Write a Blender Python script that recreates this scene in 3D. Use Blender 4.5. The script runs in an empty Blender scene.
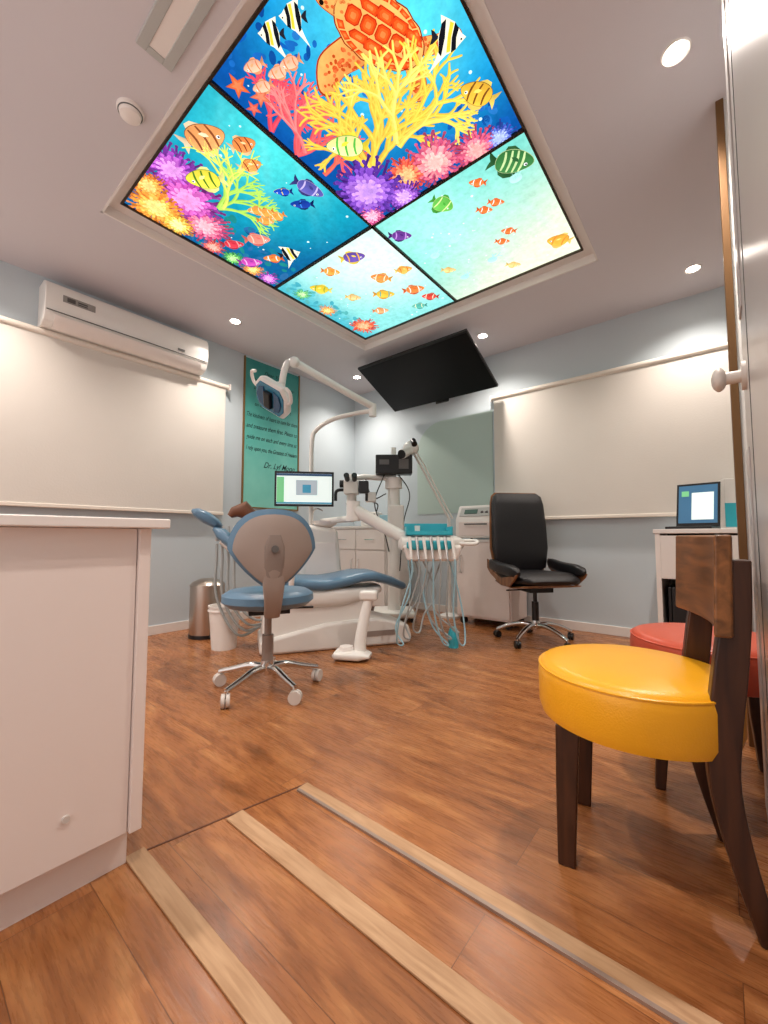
import bpy, bmesh, math, random
from mathutils import Vector, Matrix, Euler
random.seed(11)
SC=bpy.context.scene
COL=SC.collection
rad=math.radians

# ---------------------------------------------------------------- colours / materials
def H(h):
    h=h.lstrip('#'); o=[]
    for i in (0,2,4):
        v=int(h[i:i+2],16)/255
        o.append(v/12.92 if v<=.04045 else ((v+.055)/1.055)**2.4)
    return (o[0],o[1],o[2],1)
MATS={}
def mat(name,col,rough=.5,metal=0,var=.06,scale=6,bump=0,emit=0,coat=0,spec=.5,trans=0):
    if name in MATS: return MATS[name]
    m=bpy.data.materials.new(name); m.use_nodes=True
    nt=m.node_tree; N=nt.nodes; L=nt.links
    b=N['Principled BSDF']
    c=H(col)
    b.inputs['Roughness'].default_value=rough
    b.inputs['Metallic'].default_value=metal
    b.inputs['Specular IOR Level'].default_value=spec
    b.inputs['Coat Weight'].default_value=coat
    tc=N.new('ShaderNodeTexCoord'); nz=N.new('ShaderNodeTexNoise')
    nz.inputs['Scale'].default_value=scale; nz.inputs['Detail'].default_value=4
    L.new(tc.outputs['Object'],nz.inputs['Vector'])
    mx=N.new('ShaderNodeMix'); mx.data_type='RGBA'
    mx.inputs[6].default_value=tuple(v*(1-var) for v in c[:3])+(1,)
    mx.inputs[7].default_value=tuple(min(1,v*(1+var)) for v in c[:3])+(1,)
    L.new(nz.outputs['Fac'],mx.inputs[0]); L.new(mx.outputs[2],b.inputs['Base Color'])
    if bump:
        bp=N.new('ShaderNodeBump'); bp.inputs['Strength'].default_value=bump; bp.inputs['Distance'].default_value=.01
        n2=N.new('ShaderNodeTexNoise'); n2.inputs['Scale'].default_value=scale*25; L.new(tc.outputs['Object'],n2.inputs['Vector'])
        L.new(n2.outputs['Fac'],bp.inputs['Height']); L.new(bp.outputs[0],b.inputs['Normal'])
    if emit:
        L.new(mx.outputs[2],b.inputs['Emission Color']); b.inputs['Emission Strength'].default_value=emit
    MATS[name]=m; return m

def wood_mat(name,c1,c2,rough=.4,axis=0,scale=1.0):
    if name in MATS: return MATS[name]
    m=bpy.data.materials.new(name); m.use_nodes=True
    nt=m.node_tree; N=nt.nodes; L=nt.links; b=N['Principled BSDF']; b.inputs['Roughness'].default_value=rough
    tc=N.new('ShaderNodeTexCoord'); mp=N.new('ShaderNodeMapping')
    sc=[14*scale]*3; sc[axis]=1.2*scale; mp.inputs['Scale'].default_value=sc
    nz=N.new('ShaderNodeTexNoise'); nz.inputs['Scale'].default_value=2.5; nz.inputs['Detail'].default_value=8; nz.inputs['Distortion'].default_value=.6
    cr=N.new('ShaderNodeValToRGB'); cr.color_ramp.elements[0].position=.3; cr.color_ramp.elements[1].position=.7
    cr.color_ramp.elements[0].color=H(c1); cr.color_ramp.elements[1].color=H(c2)
    L.new(tc.outputs['Object'],mp.inputs[0]); L.new(mp.outputs[0],nz.inputs[0]); L.new(nz.outputs['Fac'],cr.inputs[0]); L.new(cr.outputs[0],b.inputs['Base Color'])
    MATS[name]=m; return m

def floor_mat():
    m=bpy.data.materials.new('wood_plank_floor'); m.use_nodes=True
    nt=m.node_tree; N=nt.nodes; L=nt.links; b=N['Principled BSDF']
    tc=N.new('ShaderNodeTexCoord')
    br=N.new('ShaderNodeTexBrick'); br.inputs['Scale'].default_value=1
    br.inputs['Brick Width'].default_value=1.2; br.inputs['Row Height'].default_value=.18
    br.inputs['Mortar Size'].default_value=.0009; br.inputs['Mortar Smooth'].default_value=.3; br.offset=.37
    br.inputs['Color1'].default_value=(0,0,0,1); br.inputs['Color2'].default_value=(1,1,1,1); br.inputs['Mortar'].default_value=(.5,.5,.5,1)
    L.new(tc.outputs['Object'],br.inputs['Vector'])
    mp=N.new('ShaderNodeMapping'); mp.inputs['Scale'].default_value=(1.2,5.5,1)
    vm=N.new('ShaderNodeVectorMath'); vm.operation='MULTIPLY_ADD'
    vm.inputs[1].default_value=(7,3,5)
    L.new(br.outputs['Color'],vm.inputs[0]); L.new(tc.outputs['Object'],vm.inputs[2])
    L.new(vm.outputs[0],mp.inputs[0])
    n1=N.new('ShaderNodeTexNoise'); n1.inputs['Scale'].default_value=2.2; n1.inputs['Detail'].default_value=8; n1.inputs['Roughness'].default_value=.6; n1.inputs['Distortion'].default_value=1.1
    L.new(mp.outputs[0],n1.inputs['Vector'])
    cr=N.new('ShaderNodeValToRGB'); e=cr.color_ramp.elements
    e[0].position=.25; e[0].color=H('69401f'); e[1].position=.8; e[1].color=H('c28a56')
    x=e.new(.42); x.color=H('8f5730'); x=e.new(.58); x.color=H('a66b3e')
    L.new(n1.outputs['Fac'],cr.inputs[0])
    mp2=N.new('ShaderNodeMapping'); mp2.inputs['Scale'].default_value=(5,55,1); L.new(vm.outputs[0],mp2.inputs[0])
    n2=N.new('ShaderNodeTexNoise'); n2.inputs['Scale'].default_value=3; n2.inputs['Detail'].default_value=5; L.new(mp2.outputs[0],n2.inputs['Vector'])
    r2=N.new('ShaderNodeMapRange'); r2.inputs[1].default_value=.3; r2.inputs[2].default_value=.7; r2.inputs[3].default_value=.84; r2.inputs[4].default_value=1.1
    L.new(n2.outputs['Fac'],r2.inputs[0])
    pv=N.new('ShaderNodeMapRange'); pv.inputs[3].default_value=.93; pv.inputs[4].default_value=1.06; L.new(br.outputs['Color'],pv.inputs[0])
    mu=N.new('ShaderNodeMath'); mu.operation='MULTIPLY'; L.new(r2.outputs[0],mu.inputs[0]); L.new(pv.outputs[0],mu.inputs[1])
    sc=N.new('ShaderNodeVectorMath'); sc.operation='SCALE'; L.new(cr.outputs[0],sc.inputs[0]); L.new(mu.outputs[0],sc.inputs['Scale'])
    mx=N.new('ShaderNodeMix'); mx.data_type='RGBA'; mx.inputs[7].default_value=H('5a341c')
    L.new(br.outputs['Fac'],mx.inputs[0]); L.new(sc.outputs[0],mx.inputs[6])
    L.new(mx.outputs[2],b.inputs['Base Color'])
    rr=N.new('ShaderNodeMapRange'); rr.inputs[3].default_value=.2; rr.inputs[4].default_value=.36; L.new(n2.outputs['Fac'],rr.inputs[0]); L.new(rr.outputs[0],b.inputs['Roughness'])
    bp=N.new('ShaderNodeBump'); bp.inputs['Strength'].default_value=.1; bp.inputs['Distance'].default_value=.003; L.new(n2.outputs['Fac'],bp.inputs['Height']); L.new(bp.outputs[0],b.inputs['Normal'])
    return m
def poster_mat():
    m=bpy.data.materials.new('teal_gradient_print'); m.use_nodes=True
    nt=m.node_tree; N=nt.nodes; L=nt.links; b=N['Principled BSDF']; b.inputs['Roughness'].default_value=.5
    tc=N.new('ShaderNodeTexCoord'); sp=N.new('ShaderNodeSeparateXYZ'); L.new(tc.outputs['Object'],sp.inputs[0])
    nz=N.new('ShaderNodeTexNoise'); nz.inputs['Scale'].default_value=5; nz.inputs['Detail'].default_value=5; L.new(tc.outputs['Object'],nz.inputs['Vector'])
    ad=N.new('ShaderNodeMath'); ad.operation='MULTIPLY_ADD'; ad.inputs[1].default_value=.35; L.new(nz.outputs['Fac'],ad.inputs[0])
    mz=N.new('ShaderNodeMath'); mz.operation='MULTIPLY'; mz.inputs[1].default_value=.5; L.new(sp.outputs[2],mz.inputs[0]); L.new(mz.outputs[0],ad.inputs[2])
    cr=N.new('ShaderNodeValToRGB'); e=cr.color_ramp.elements; e[0].position=.1; e[0].color=H('8ad0c0'); e[1].position=1; e[1].color=H('2a8682')
    x=e.new(.55); x.color=H('5cb4a8')
    L.new(ad.outputs[0],cr.inputs[0]); L.new(cr.outputs[0],b.inputs['Base Color']); return m

M_wall=mat('wall_paint_blue','c0cacf',.75,var=.03,scale=1.5,bump=.04)
M_ceil=mat('ceiling_paint','d2cccf',.85,var=.02,scale=1.5)
M_ledge=mat('coffer_ledge_paint','e8e2de',.7,var=.02,scale=1.5)
M_white=mat('white_laminate','ece4de',.35,var=.02)
M_white2=mat('white_plastic','e6e2dc',.3,var=.03)
M_cream=mat('cream_laminate','ecdfd8',.4,var=.03,scale=2)
M_gloss=mat('satin_white_lacquer','b9b2b0',.3,var=.03)
M_blind=mat('roller_blind_fabric','d8d1c8',.9,var=.03,scale=3,bump=.08)
M_blindbar=mat('blind_bar','e6dccf',.45)
M_dark=mat('black_plastic','0e0e10',.35)
M_blackglass=mat('black_screen_glass','050406',.35,spec=.2)
M_leather=mat('black_leather','121013',.38,bump=.25,scale=8)
M_blue=mat('slate_blue_vinyl','587a94',.33,bump=.1,scale=6)
M_grey=mat('grey_shell_plastic','96877e',.4)
M_greyd=mat('dark_grey_plastic','5c5a58',.4)
M_lgrey=mat('light_grey_plastic','b4b4b0',.4)
M_chrome=mat('polished_chrome','d8d6d4',.12,1,var=.02)
M_steel=mat('brushed_steel','b9aea4',.28,1)
M_yellow=mat('yellow_vinyl','f0aa1c',.3,var=.06,scale=9,bump=.1)
M_red=mat('red_orange_vinyl','c24c30',.33,var=.07,scale=9,bump=.1)
M_teal=mat('teal_plastic','36aebe',.3)
M_paleblue=mat('pale_blue_plastic','9cc6d4',.3)
M_gold=mat('bronze_gold_metal','6e4e2c',.4,.5)
M_walnut=wood_mat('dark_walnut_wood','2a150d','4e2d1b',.32,2)
M_walnut_y=wood_mat('walnut_back_panel','5c3a1d','935f34',.35,1)
M_strip=wood_mat('light_oak_strip','a47c58','c6a07a',.5,0,2.2)
M_shellwood=wood_mat('walnut_shell','6a4024','9a6a42',.3,2)
M_hose=mat('grey_hose','9fa6a6',.4)
M_brown=mat('brown_leather','6b3f25',.45,bump=.15)
M_rubber=mat('caster_rubber','d2cbc4',.45)
M_baseb=mat('white_skirting','e4ddd6',.45)
M_ink=mat('dark_ink','082228',.6)
M_green=mat('pale_green_shade_patch','b4c6be',.6,var=.04,scale=1)

# ---------------------------------------------------------------- geometry helper
def catmull(pts,k=8,closed=False):
    P=[Vector(p) for p in pts]; n=len(P); out=[]
    rng=range(n if closed else n-1)
    for i in rng:
        p1=P[i];p2=P[(i+1)%n]
        p0=P[i-1] if (i>0 or closed) else p1*2-p2
        p3=P[(i+2)%n] if (i+2<n or closed) else p2*2-p1
        for j in range(k):
            t=j/k
            out.append(.5*((2*p1)+(-p0+p2)*t+(2*p0-5*p1+4*p2-p3)*t*t+(-p0+3*p1-3*p2+p3)*t**3))
    if not closed: out.append(P[-1])
    return out
class B:
    def __init__(s): s.bm=bmesh.new(); s.M=Matrix.Identity(4)
    def v(s,p): return s.bm.verts.new(s.M@Vector(p))
    def box(s,c,sz,rot=(0,0,0)):
        R=Euler(rot).to_matrix(); c=Vector(c); vs=[]
        for x in(-.5,.5):
            for y in(-.5,.5):
                for z in(-.5,.5): vs.append(s.v(c+R@Vector((x*sz[0],y*sz[1],z*sz[2]))))
        for f in((0,1,3,2),(4,6,7,5),(0,4,5,1),(2,3,7,6),(0,2,6,4),(1,5,7,3)):
            s.bm.faces.new([vs[i] for i in f])
        return s
    def bx(s,x0,x1,y0,y1,z0,z1): return s.box(((x0+x1)/2,(y0+y1)/2,(z0+z1)/2),(x1-x0,y1-y0,z1-z0))
    def ring(s,c,ax,r,n,ref=None):
        ax=Vector(ax).normalized()
        ref=ref or (Vector((0,0,1)) if abs(ax.z)<.9 else Vector((1,0,0)))
        a=ax.cross(ref).normalized(); b=ax.cross(a)
        return [s.v(Vector(c)+a*math.cos(2*math.pi*i/n)*r+b*math.sin(2*math.pi*i/n)*r) for i in range(n)]
    def skin(s,rings,cap=True,closed=False):
        n=len(rings[0]); k=len(rings)
        for i in range(k if closed else k-1):
            A=rings[i];C=rings[(i+1)%k]
            for j in range(n):
                s.bm.faces.new((A[j],A[(j+1)%n],C[(j+1)%n],C[j]))
        if cap and not closed:
            s.bm.faces.new(rings[0][::-1]); s.bm.faces.new(rings[-1])
        return s
    def cyl(s,p0,p1,r0,r1=None,n=24):
        r1=r0 if r1 is None else r1; ax=Vector(p1)-Vector(p0)
        return s.skin([s.ring(p0,ax,r0,n),s.ring(p1,ax,r1,n)])
    def tube(s,pts,r,n=10,k=8,smooth=True,closed=False):
        P=catmull(pts,k,closed) if smooth else [Vector(p) for p in pts]
        R=r if callable(r) else (lambda t:r)
        rings=[]; ref=None; m=len(P)
        for i,p in enumerate(P):
            if closed: t=P[(i+1)%m]-P[i-1]
            else: t=P[min(i+1,m-1)]-P[max(i-1,0)]
            if t.length<1e-9: t=Vector((0,0,1))
            t.normalize()
            if ref is None:
                ref=Vector((0,0,1)) if abs(t.z)<.9 else Vector((1,0,0))
            a=ref-t*ref.dot(t); a.normalize(); ref=a; b=t.cross(a)
            rr=R(i/(m-1)) 
            rings.append([s.v(p+a*math.cos(2*math.pi*j/n)*rr+b*math.sin(2*math.pi*j/n)*rr) for j in range(n)])
        return s.skin(rings,closed=closed)
    def lathe(s,prof,c=(0,0,0),n=36,sx=1,sy=1):
        rings=[];c=Vector(c)
        for r,z in prof:
            r=max(r,.0005)
            rings.append([s.v(c+Vector((math.cos(2*math.pi*i/n)*r*sx,math.sin(2*math.pi*i/n)*r*sy,z))) for i in range(n)])
        return s.skin(rings)
    def sphere(s,c,r,n=20):
        r=(r,r,r) if not hasattr(r,'__len__') else r
        rings=[]
        for i in range(1,n//2):
            a=-math.pi/2+math.pi*i/(n//2)
            rings.append([s.v((c[0]+r[0]*math.cos(a)*math.cos(2*math.pi*j/n),c[1]+r[1]*math.cos(a)*math.sin(2*math.pi*j/n),c[2]+r[2]*math.sin(a))) for j in range(n)])
        return s.skin(rings)
    def pad(s,secs,e=3.5,n=28,yc=0):
        rings=[]
        for x,z,a,hw,ht in secs:
            nx,nz=-math.sin(a),math.cos(a); ring=[]
            for j in range(n):
                t=2*math.pi*j/n; cc,ss=math.cos(t),math.sin(t)
                w=hw*math.copysign(abs(cc)**(2/e),cc); h=ht*math.copysign(abs(ss)**(2/e),ss)
                ring.append(s.v((x+nx*h,yc+w,z+nz*h)))
            rings.append(ring)
        return s.skin(rings)
    def prism(s,pts,y0,y1,plane='xz'):
        def P(a,b,y): return (a,y,b) if plane=='xz' else ((y,a,b) if plane=='yz' else (a,b,y))
        A=[s.v(P(a,b,y0)) for a,b in pts]; C=[s.v(P(a,b,y1)) for a,b in pts]
        return s.skin([A,C])
    def done(s,name,parent,m,bevel=0,sub=0,label=None,ang=40,seg=3):
        bmesh.ops.recalc_face_normals(s.bm,faces=s.bm.faces)
        me=bpy.data.meshes.new(name); s.bm.to_mesh(me); s.bm.free()
        for p in me.polygons: p.use_smooth=True
        me.set_sharp_from_angle(angle=rad(ang))
        ms=m if isinstance(m,(list,tuple)) else [m]
        for q in ms: me.materials.append(q)
        o=bpy.data.objects.new(name,me); COL.objects.link(o)
        if parent: o.parent=parent
        if bevel:
            bv=o.modifiers.new('bevel','BEVEL'); bv.width=bevel; bv.segments=seg; bv.limit_method='ANGLE'; bv.angle_limit=rad(35); bv.harden_normals=True
        if sub:
            sb=o.modifiers.new('sub','SUBSURF'); sb.levels=sub; sb.render_levels=sub
        if label: o['label']=label
        return o
def thing(name,label,cat,loc=(0,0,0),rz=0,group=None):
    o=bpy.data.objects.new(name,None); o.empty_display_size=.1; COL.objects.link(o)
    o.location=loc; o.rotation_euler=(0,0,rz); o['label']=label; o['category']=cat
    if group: o['group']=group
    return o
def tag(o,label,cat,group=None):
    o['label']=label;o['category']=cat
    if group:o['group']=group
    return o
def struct(o): o['kind']='structure'; return o
def text(body,size,name,parent,loc,rot,m,align='CENTER',shear=0,ls=1.0,fit=None):
    cu=bpy.data.curves.new('t','FONT'); cu.body=body; cu.size=size; cu.align_x=align; cu.shear=shear; cu.space_line=ls; cu.offset=size*.004
    o=bpy.data.objects.new('t',cu); COL.objects.link(o)
    bpy.context.view_layer.update()
    me=bpy.data.meshes.new_from_object(o.evaluated_get(bpy.context.evaluated_depsgraph_get()))
    bpy.data.objects.remove(o); me.materials.clear(); me.materials.append(m)
    if fit:
        xs=[v.co.x for v in me.vertices]; w_=max(xs)-min(xs)
        if w_>fit:
            for v in me.vertices: v.co.x*=fit/w_
    q=bpy.data.objects.new(name,me); COL.objects.link(q); q.parent=parent; q.location=loc; q.rotation_euler=rot
    return q
def copy_tree(src,loc,rz=None):
    n=src.copy(); COL.objects.link(n); n.location=loc
    if rz is not None: n.rotation_euler=(0,0,rz)
    def rec(a,b):
        for ch in [c for c in bpy.data.objects if c.parent==a]:
            k=ch.copy(); COL.objects.link(k); k.parent=b; rec(ch,k)
    rec(src,n); return n

XL,XR,YB,ZC=-3.85,.9,4.05,2.8
# ---------------------------------------------------------------- room shell
fl=B(); fl.bx(XL-.1,XR+.1,-1.2,YB+.1,-.1,0); struct(fl.done('floor',None,floor_mat()))
w=B(); w.bx(XL-.1,XL,-1.2,YB+.1,0,3.0); struct(w.done('wall_left',None,M_wall))
w=B(); w.bx(XL,XR+.1,YB,YB+.1,0,3.0); struct(w.done('wall_back',None,M_wall))
w=B(); w.bx(XR,XR+.1,2.34,YB,0,3.0); struct(w.done('wall_right',None,M_wall))
w=B(); w.bx(.3,.36,-1.2,2.29,0,2.8); struct(w.done('wall_niche',None,M_wall))
w=B(); w.bx(.085,XR+.1,2.29,2.34,0,2.8); struct(w.done('wall_return',None,M_white2))
ox0,ox1,oy0,oy1=-2.80,-.59,.73,3.10
c=B()
c.bx(XL-.1,ox0,-1.2,YB+.1,ZC,ZC+.09); c.bx(ox1,XR+.1,-1.2,YB+.1,ZC,ZC+.09)
c.bx(ox0,ox1,-1.2,oy0,ZC,ZC+.09); c.bx(ox0,ox1,oy1,YB+.1,ZC,ZC+.09)
c.bx(XL-.1,XR+.1,-1.2,YB+.1,ZC+.09,ZC+.15)
struct(c.done('ceiling',None,M_ceil))
for i,(a,b_) in enumerate([((XL,XL+.012,-1.2,YB),'left'),((XL,XR,YB-.012,YB),'back')]):
    q=B(); q.bx(*a,0,.08); struct(q.done('baseboard_'+b_,None,M_baseb,bevel=.003))
px0,px1,py0,py1=-2.70,-.67,.81,2.99; pmx,pmy=-1.66,1.90
fr=B(); zz=(2.845,2.862)
t=.009
fr.bx(px0-.008,px0+.003,py0-.008,py1+.008,*zz); fr.bx(px1-.003,px1+.008,py0-.008,py1+.008,*zz)
fr.bx(px0,px1,py0-.008,py0+.003,*zz); fr.bx(px0,px1,py1-.003,py1+.008,*zz)
fr.bx(pmx-t,pmx+t,py0,py1,*zz); fr.bx(px0,px1,pmy-t,pmy+t,*zz)
struct(fr.done('trim_1',None,mat('dark_bronze_frame','3a2c20',.4,.5)))
lg=B()
lg.bx(ox0,px0-.008,oy0,oy1,2.855,2.875); lg.bx(px1+.008,ox1,oy0,oy1,2.855,2.875)
lg.bx(px0-.008,px1+.008,oy0,py0-.008,2.855,2.875); lg.bx(px0-.008,px1+.008,py1+.008,oy1,2.855,2.875)
struct(lg.done('trim_2',None,M_ledge))
lg=B()
lg.bx(ox0-.0,ox0+.012,oy0,oy1,2.797,2.856); lg.bx(ox1-.012,ox1,oy0,oy1,2.797,2.856)
lg.bx(ox0,ox1,oy0,oy0+.012,2.797,2.856); lg.bx(ox0,ox1,oy1-.012,oy1,2.797,2.856)
struct(lg.done('trim_9',None,M_ledge))

# ---------------------------------------------------------------- backlit mural panels
mm=bpy.data.materials.new('backlit_printed_film'); mm.use_nodes=True
nt=mm.node_tree; nt.nodes.clear()
at=nt.nodes.new('ShaderNodeAttribute'); at.attribute_name='print'
em=nt.nodes.new('ShaderNodeEmission'); em.inputs[1].default_value=1.05
tcx=nt.nodes.new('ShaderNodeTexCoord')
nA=nt.nodes.new('ShaderNodeTexNoise'); nA.inputs['Scale'].default_value=26; nA.inputs['Detail'].default_value=6; nA.inputs['Roughness'].default_value=.65
nt.links.new(tcx.outputs['Object'],nA.inputs['Vector'])
mr=nt.nodes.new('ShaderNodeMapRange'); mr.inputs[1].default_value=.3; mr.inputs[2].default_value=.7; mr.inputs[3].default_value=.84; mr.inputs[4].default_value=1.14
nt.links.new(nA.outputs['Fac'],mr.inputs[0])
vs_=nt.nodes.new('ShaderNodeVectorMath'); vs_.operation='SCALE'
nt.links.new(at.outputs[0],vs_.inputs[0]); nt.links.new(mr.outputs[0],vs_.inputs['Scale'])
ou=nt.nodes.new('ShaderNodeOutputMaterial'); nt.links.new(vs_.outputs[0],em.inputs[0]); nt.links.new(em.outputs[0],ou.inputs[0])
def shade(col,f):
    c=H(col) if isinstance(col,str) else col
    return (min(1,c[0]*f+max(0,f-1)*.05),min(1,c[1]*f+max(0,f-1)*.05),min(1,c[2]*f+max(0,f-1)*.05),1)
class Mural:
    def __init__(s,x0,x1,y0,y1,bg):
        s.bm=bmesh.new(); s.cl=s.bm.loops.layers.float_color.new('print'); s.r=(x0,x1,y0,y1)
        n=64; g=[[s.bm.verts.new((x0+(x1-x0)*i/n,y0+(y1-y0)*j/n,2.86)) for j in range(n+1)] for i in range(n+1)]
        for i in range(n):
            for j in range(n):
                f=s.bm.faces.new((g[i][j],g[i+1][j],g[i+1][j+1],g[i][j+1]))
                for l in f.loops: l[s.cl]=bg(l.vert.co.x,l.vert.co.y)
    def poly(s,pts,col,layer=1,grad=None):
        x0,x1,y0,y1=s.r; z=2.86-.0006*layer
        vs=[s.bm.verts.new((min(max(p[0],x0),x1),min(max(p[1],y0),y1),z)) for p in pts]
        try: f=s.bm.faces.new(vs)
        except Exception: return
        c=H(col) if isinstance(col,str) else col
        n=len(vs)
        for i,l in enumerate(f.loops):
            k=1 if grad is None else (1-grad+2*grad*(.5+.5*math.sin(2*math.pi*i/n)))
            l[s.cl]=shade(c,k) if grad else c
    def ell(s,cx,cy,a,b,ang,col,layer=1,n=18,grad=None):
        ca,sa=math.cos(ang),math.sin(ang)
        s.poly([(cx+a*math.cos(t)*ca-b*math.sin(t)*sa,cy+a*math.cos(t)*sa+b*math.sin(t)*ca) for t in [2*math.pi*i/n for i in range(n)]],col,layer,grad)
    def loc(s,cx,cy,ang,pts):
        ca,sa=math.cos(ang),math.sin(ang)
        return [(cx+x*ca-y*sa,cy+x*sa+y*ca) for x,y in pts]
    def fish(s,cx,cy,L,ang,body,stripe,fin,h=.5,flip=1,nst=2,layer=5):
        def T(p): return s.loc(cx,cy,ang,[(flip*x*L,y*L) for x,y in p])
        tail=[(-.38,.05),(-.5,.14),(-.63,.26),(-.6,.1),(-.56,0),(-.6,-.1),(-.63,-.26),(-.5,-.14),(-.38,-.05)]
        dors=[(-.34,h*.3),(-.28,h*.6),(-.12,h*.76),(.05,h*.7),(.2,h*.45),(.24,h*.25)]
        anal=[(-.3,-h*.3),(-.24,-h*.62),(-.08,-h*.66),(.08,-h*.5),(.12,-h*.3)]
        for pts,k in((tail,0),(dors,0),(anal,0)): s.poly(T(pts),shade(fin,.8),layer,.25)
        bd=[((.48 if math.cos(t)>0 else .44)*math.cos(t)*(1+.04*math.cos(3*t)),h*.5*math.sin(t)*(1-.15*math.cos(t))) for t in [2*math.pi*i/26 for i in range(26)]]
        s.poly(T([(x*1.03,y*1.04) for x,y in bd]),shade(stripe if stripe!='ffffff' else body,.7),layer+1)
        s.poly(T(bd),body,layer+2,.22)
        for k in range(nst):
            xx=-.24+.44*k/max(1,nst-1) if nst>1 else 0
            hh=h*.47*math.sqrt(max(0,1-(xx/.46)**2)); w_=.035
            s.poly(T([(xx-w_*.7,-hh),(xx+w_*.5,-hh),(xx+w_*1.5,-hh*.4),(xx+w_*1.7,0),(xx+w_*1.3,hh*.5),(xx+w_*.4,hh),(xx-w_*.8,hh),(xx-w_*.2,hh*.4),(xx,0),(xx-w_*.2,-hh*.5)]),stripe,layer+3)
        s.poly(T([(.12,.0),(0,-.02),(-.08,-.12),(.02,-.13),(.1,-.08)]),shade(fin,1.1),layer+4)
        s.poly(T([(.32+.045*math.cos(t),.06+.045*math.sin(t)) for t in [2*math.pi*i/10 for i in range(10)]]),'ffffff',layer+4)
        s.poly(T([(.33+.026*math.cos(t),.06+.026*math.sin(t)) for t in [2*math.pi*i/8 for i in range(8)]]),'101018',layer+5)
    def idol(s,cx,cy,L,ang,flip=1,layer=5):
        def T(p): return s.loc(cx,cy,ang,[(flip*x*L,y*L) for x,y in p])
        s.poly(T([(.5,-.02),(.36,.14),(.2,.34),(-.05,.46),(-.25,.66),(-.55,1.0),(-.38,.6),(-.3,.35),(-.36,.05),(-.36,-.05),(-.3,-.3),(-.35,-.55),(-.1,-.46),(.1,-.38),(.25,-.22),(.36,-.1)]),'f8f2d8',layer)
        s.poly(T([(.24,.3),(.1,.4),(.06,0),(.1,-.38),(.24,-.24),(.2,0)]),'15151c',layer+1)
        s.poly(T([(-.2,.5),(-.3,.4),(-.34,0),(-.3,-.35),(-.18,-.46),(-.15,0)]),'15151c',layer+1)
        s.poly(T([(.07,.36),(-.05,.4),(-.07,0),(-.05,-.4),(.07,-.36),(.04,0)]),'f5cf3a',layer+1)
        s.poly(T([(-.36,.03),(-.5,.16),(-.6,.2),(-.55,0),(-.6,-.2),(-.5,-.16),(-.36,-.03)]),'22222c',layer+1)
        s.poly(T([(.36+.03*math.cos(t),.03+.03*math.sin(t)) for t in [2*math.pi*i/8 for i in range(8)]]),'101018',layer+2)
    def branch(s,x,y,ang,L,w,depth,col,layer=3,spread=.55):
        px_,py_=x,y; a=ang; bend=random.uniform(-.18,.18); ws=w
        for seg in range(3):
            a+=bend; l=L/3
            x2,y2=px_+math.cos(a)*l,py_+math.sin(a)*l; we=w*(1-.1*(seg+1))
            nx,ny=-math.sin(a),math.cos(a)
            for k_,cc,lz,off in((1.18,shade(col,.68),0,0),(.95,shade(col,1),1,0),(.4,shade(col,1.25),2,w*.3)):
                ox,oy=nx*off,ny*off; a1,a2=ws*k_,we*k_
                s.poly([(px_+ox+nx*a1,py_+oy+ny*a1),(px_+ox-nx*a1,py_+oy-ny*a1),(x2+ox*.8-nx*a2,y2+oy*.8-ny*a2),(x2+ox*.8+nx*a2,y2+oy*.8+ny*a2)],cc,layer+lz)
                if lz<2: s.ell(x2,y2,a2*1.03,a2*1.03,0,cc,layer+lz,8)
            px_,py_,ws=x2,y2,we
        if depth>0:
            for k in (-1,1) if depth%2 else (-1,.15,1):
                s.branch(px_,py_,a+k*spread*random.uniform(.6,1.2),L*random.uniform(.62,.86),w*.76,depth-1,col,layer,spread)
    def anem(s,cx,cy,r,cols,layer=3,n=34):
        for ring,(rr,col) in enumerate(zip((1,.86,.7,.54,.38,.22),[cols[0]]+list(cols)+[cols[-1]])):
            cc=shade(cols[0],.6) if ring==0 else H(col)
            for i in range(n if ring<4 else n//2):
                a=2*math.pi*(i+ring*.5)/(n if ring<4 else n//2)+random.uniform(-.1,.1); R_=r*rr*random.uniform(.78,1.14); ww=r*.045
                bend=random.uniform(-.25,.25)
                c_,s_=math.cos(a),math.sin(a); c2,s2=math.cos(a+bend),math.sin(a+bend)
                mx_,my_=cx+c_*R_*.6,cy+s_*R_*.6; ex,ey=cx+c2*R_,cy+s2*R_
                k=shade(cc,random.uniform(.82,1.15))
                s.poly([(cx-s_*ww,cy+c_*ww),(cx+s_*ww,cy-c_*ww),(mx_+s_*ww,my_-c_*ww),(ex+s2*ww*.8,ey-c2*ww*.8),(ex+c2*ww,ey+s2*ww),(ex-s2*ww*.8,ey+c2*ww*.8),(mx_-s_*ww,my_+c_*ww)],k,layer+ring)
                s.ell(ex,ey,ww*1.35,ww*1.35,0,shade(k,1.2),layer+ring,7)
    def bubbles(s,n,col='d8f6f6'):
        x0,x1,y0,y1=s.r
        for i in range(n):
            x,y,r=random.uniform(x0+.05,x1-.05),random.uniform(y0+.05,y1-.05),random.uniform(.003,.009)
            s.ell(x,y,r,r,0,col,1,10)
    def star(s,cx,cy,r,col,layer=4):
        for f,cc,lz in((1.12,shade(col,.6),0),(1,H(col),1),(.6,shade(col,1.4),2)):
            s.poly([(cx+math.cos(math.pi*i/5)*r*f*(1 if i%2==0 else .42),cy+math.sin(math.pi*i/5)*r*f*(1 if i%2==0 else .42)) for i in range(10)],cc,layer+lz)
    def done(s,label):
        me=bpy.data.meshes.new('light_panel'); s.bm.to_mesh(me); s.bm.free(); me.materials.append(mm)
        o=bpy.data.objects.new('light_panel',me); COL.objects.link(o)
        return tag(o,label,'light panel',group='backlit ceiling panels')
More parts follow.
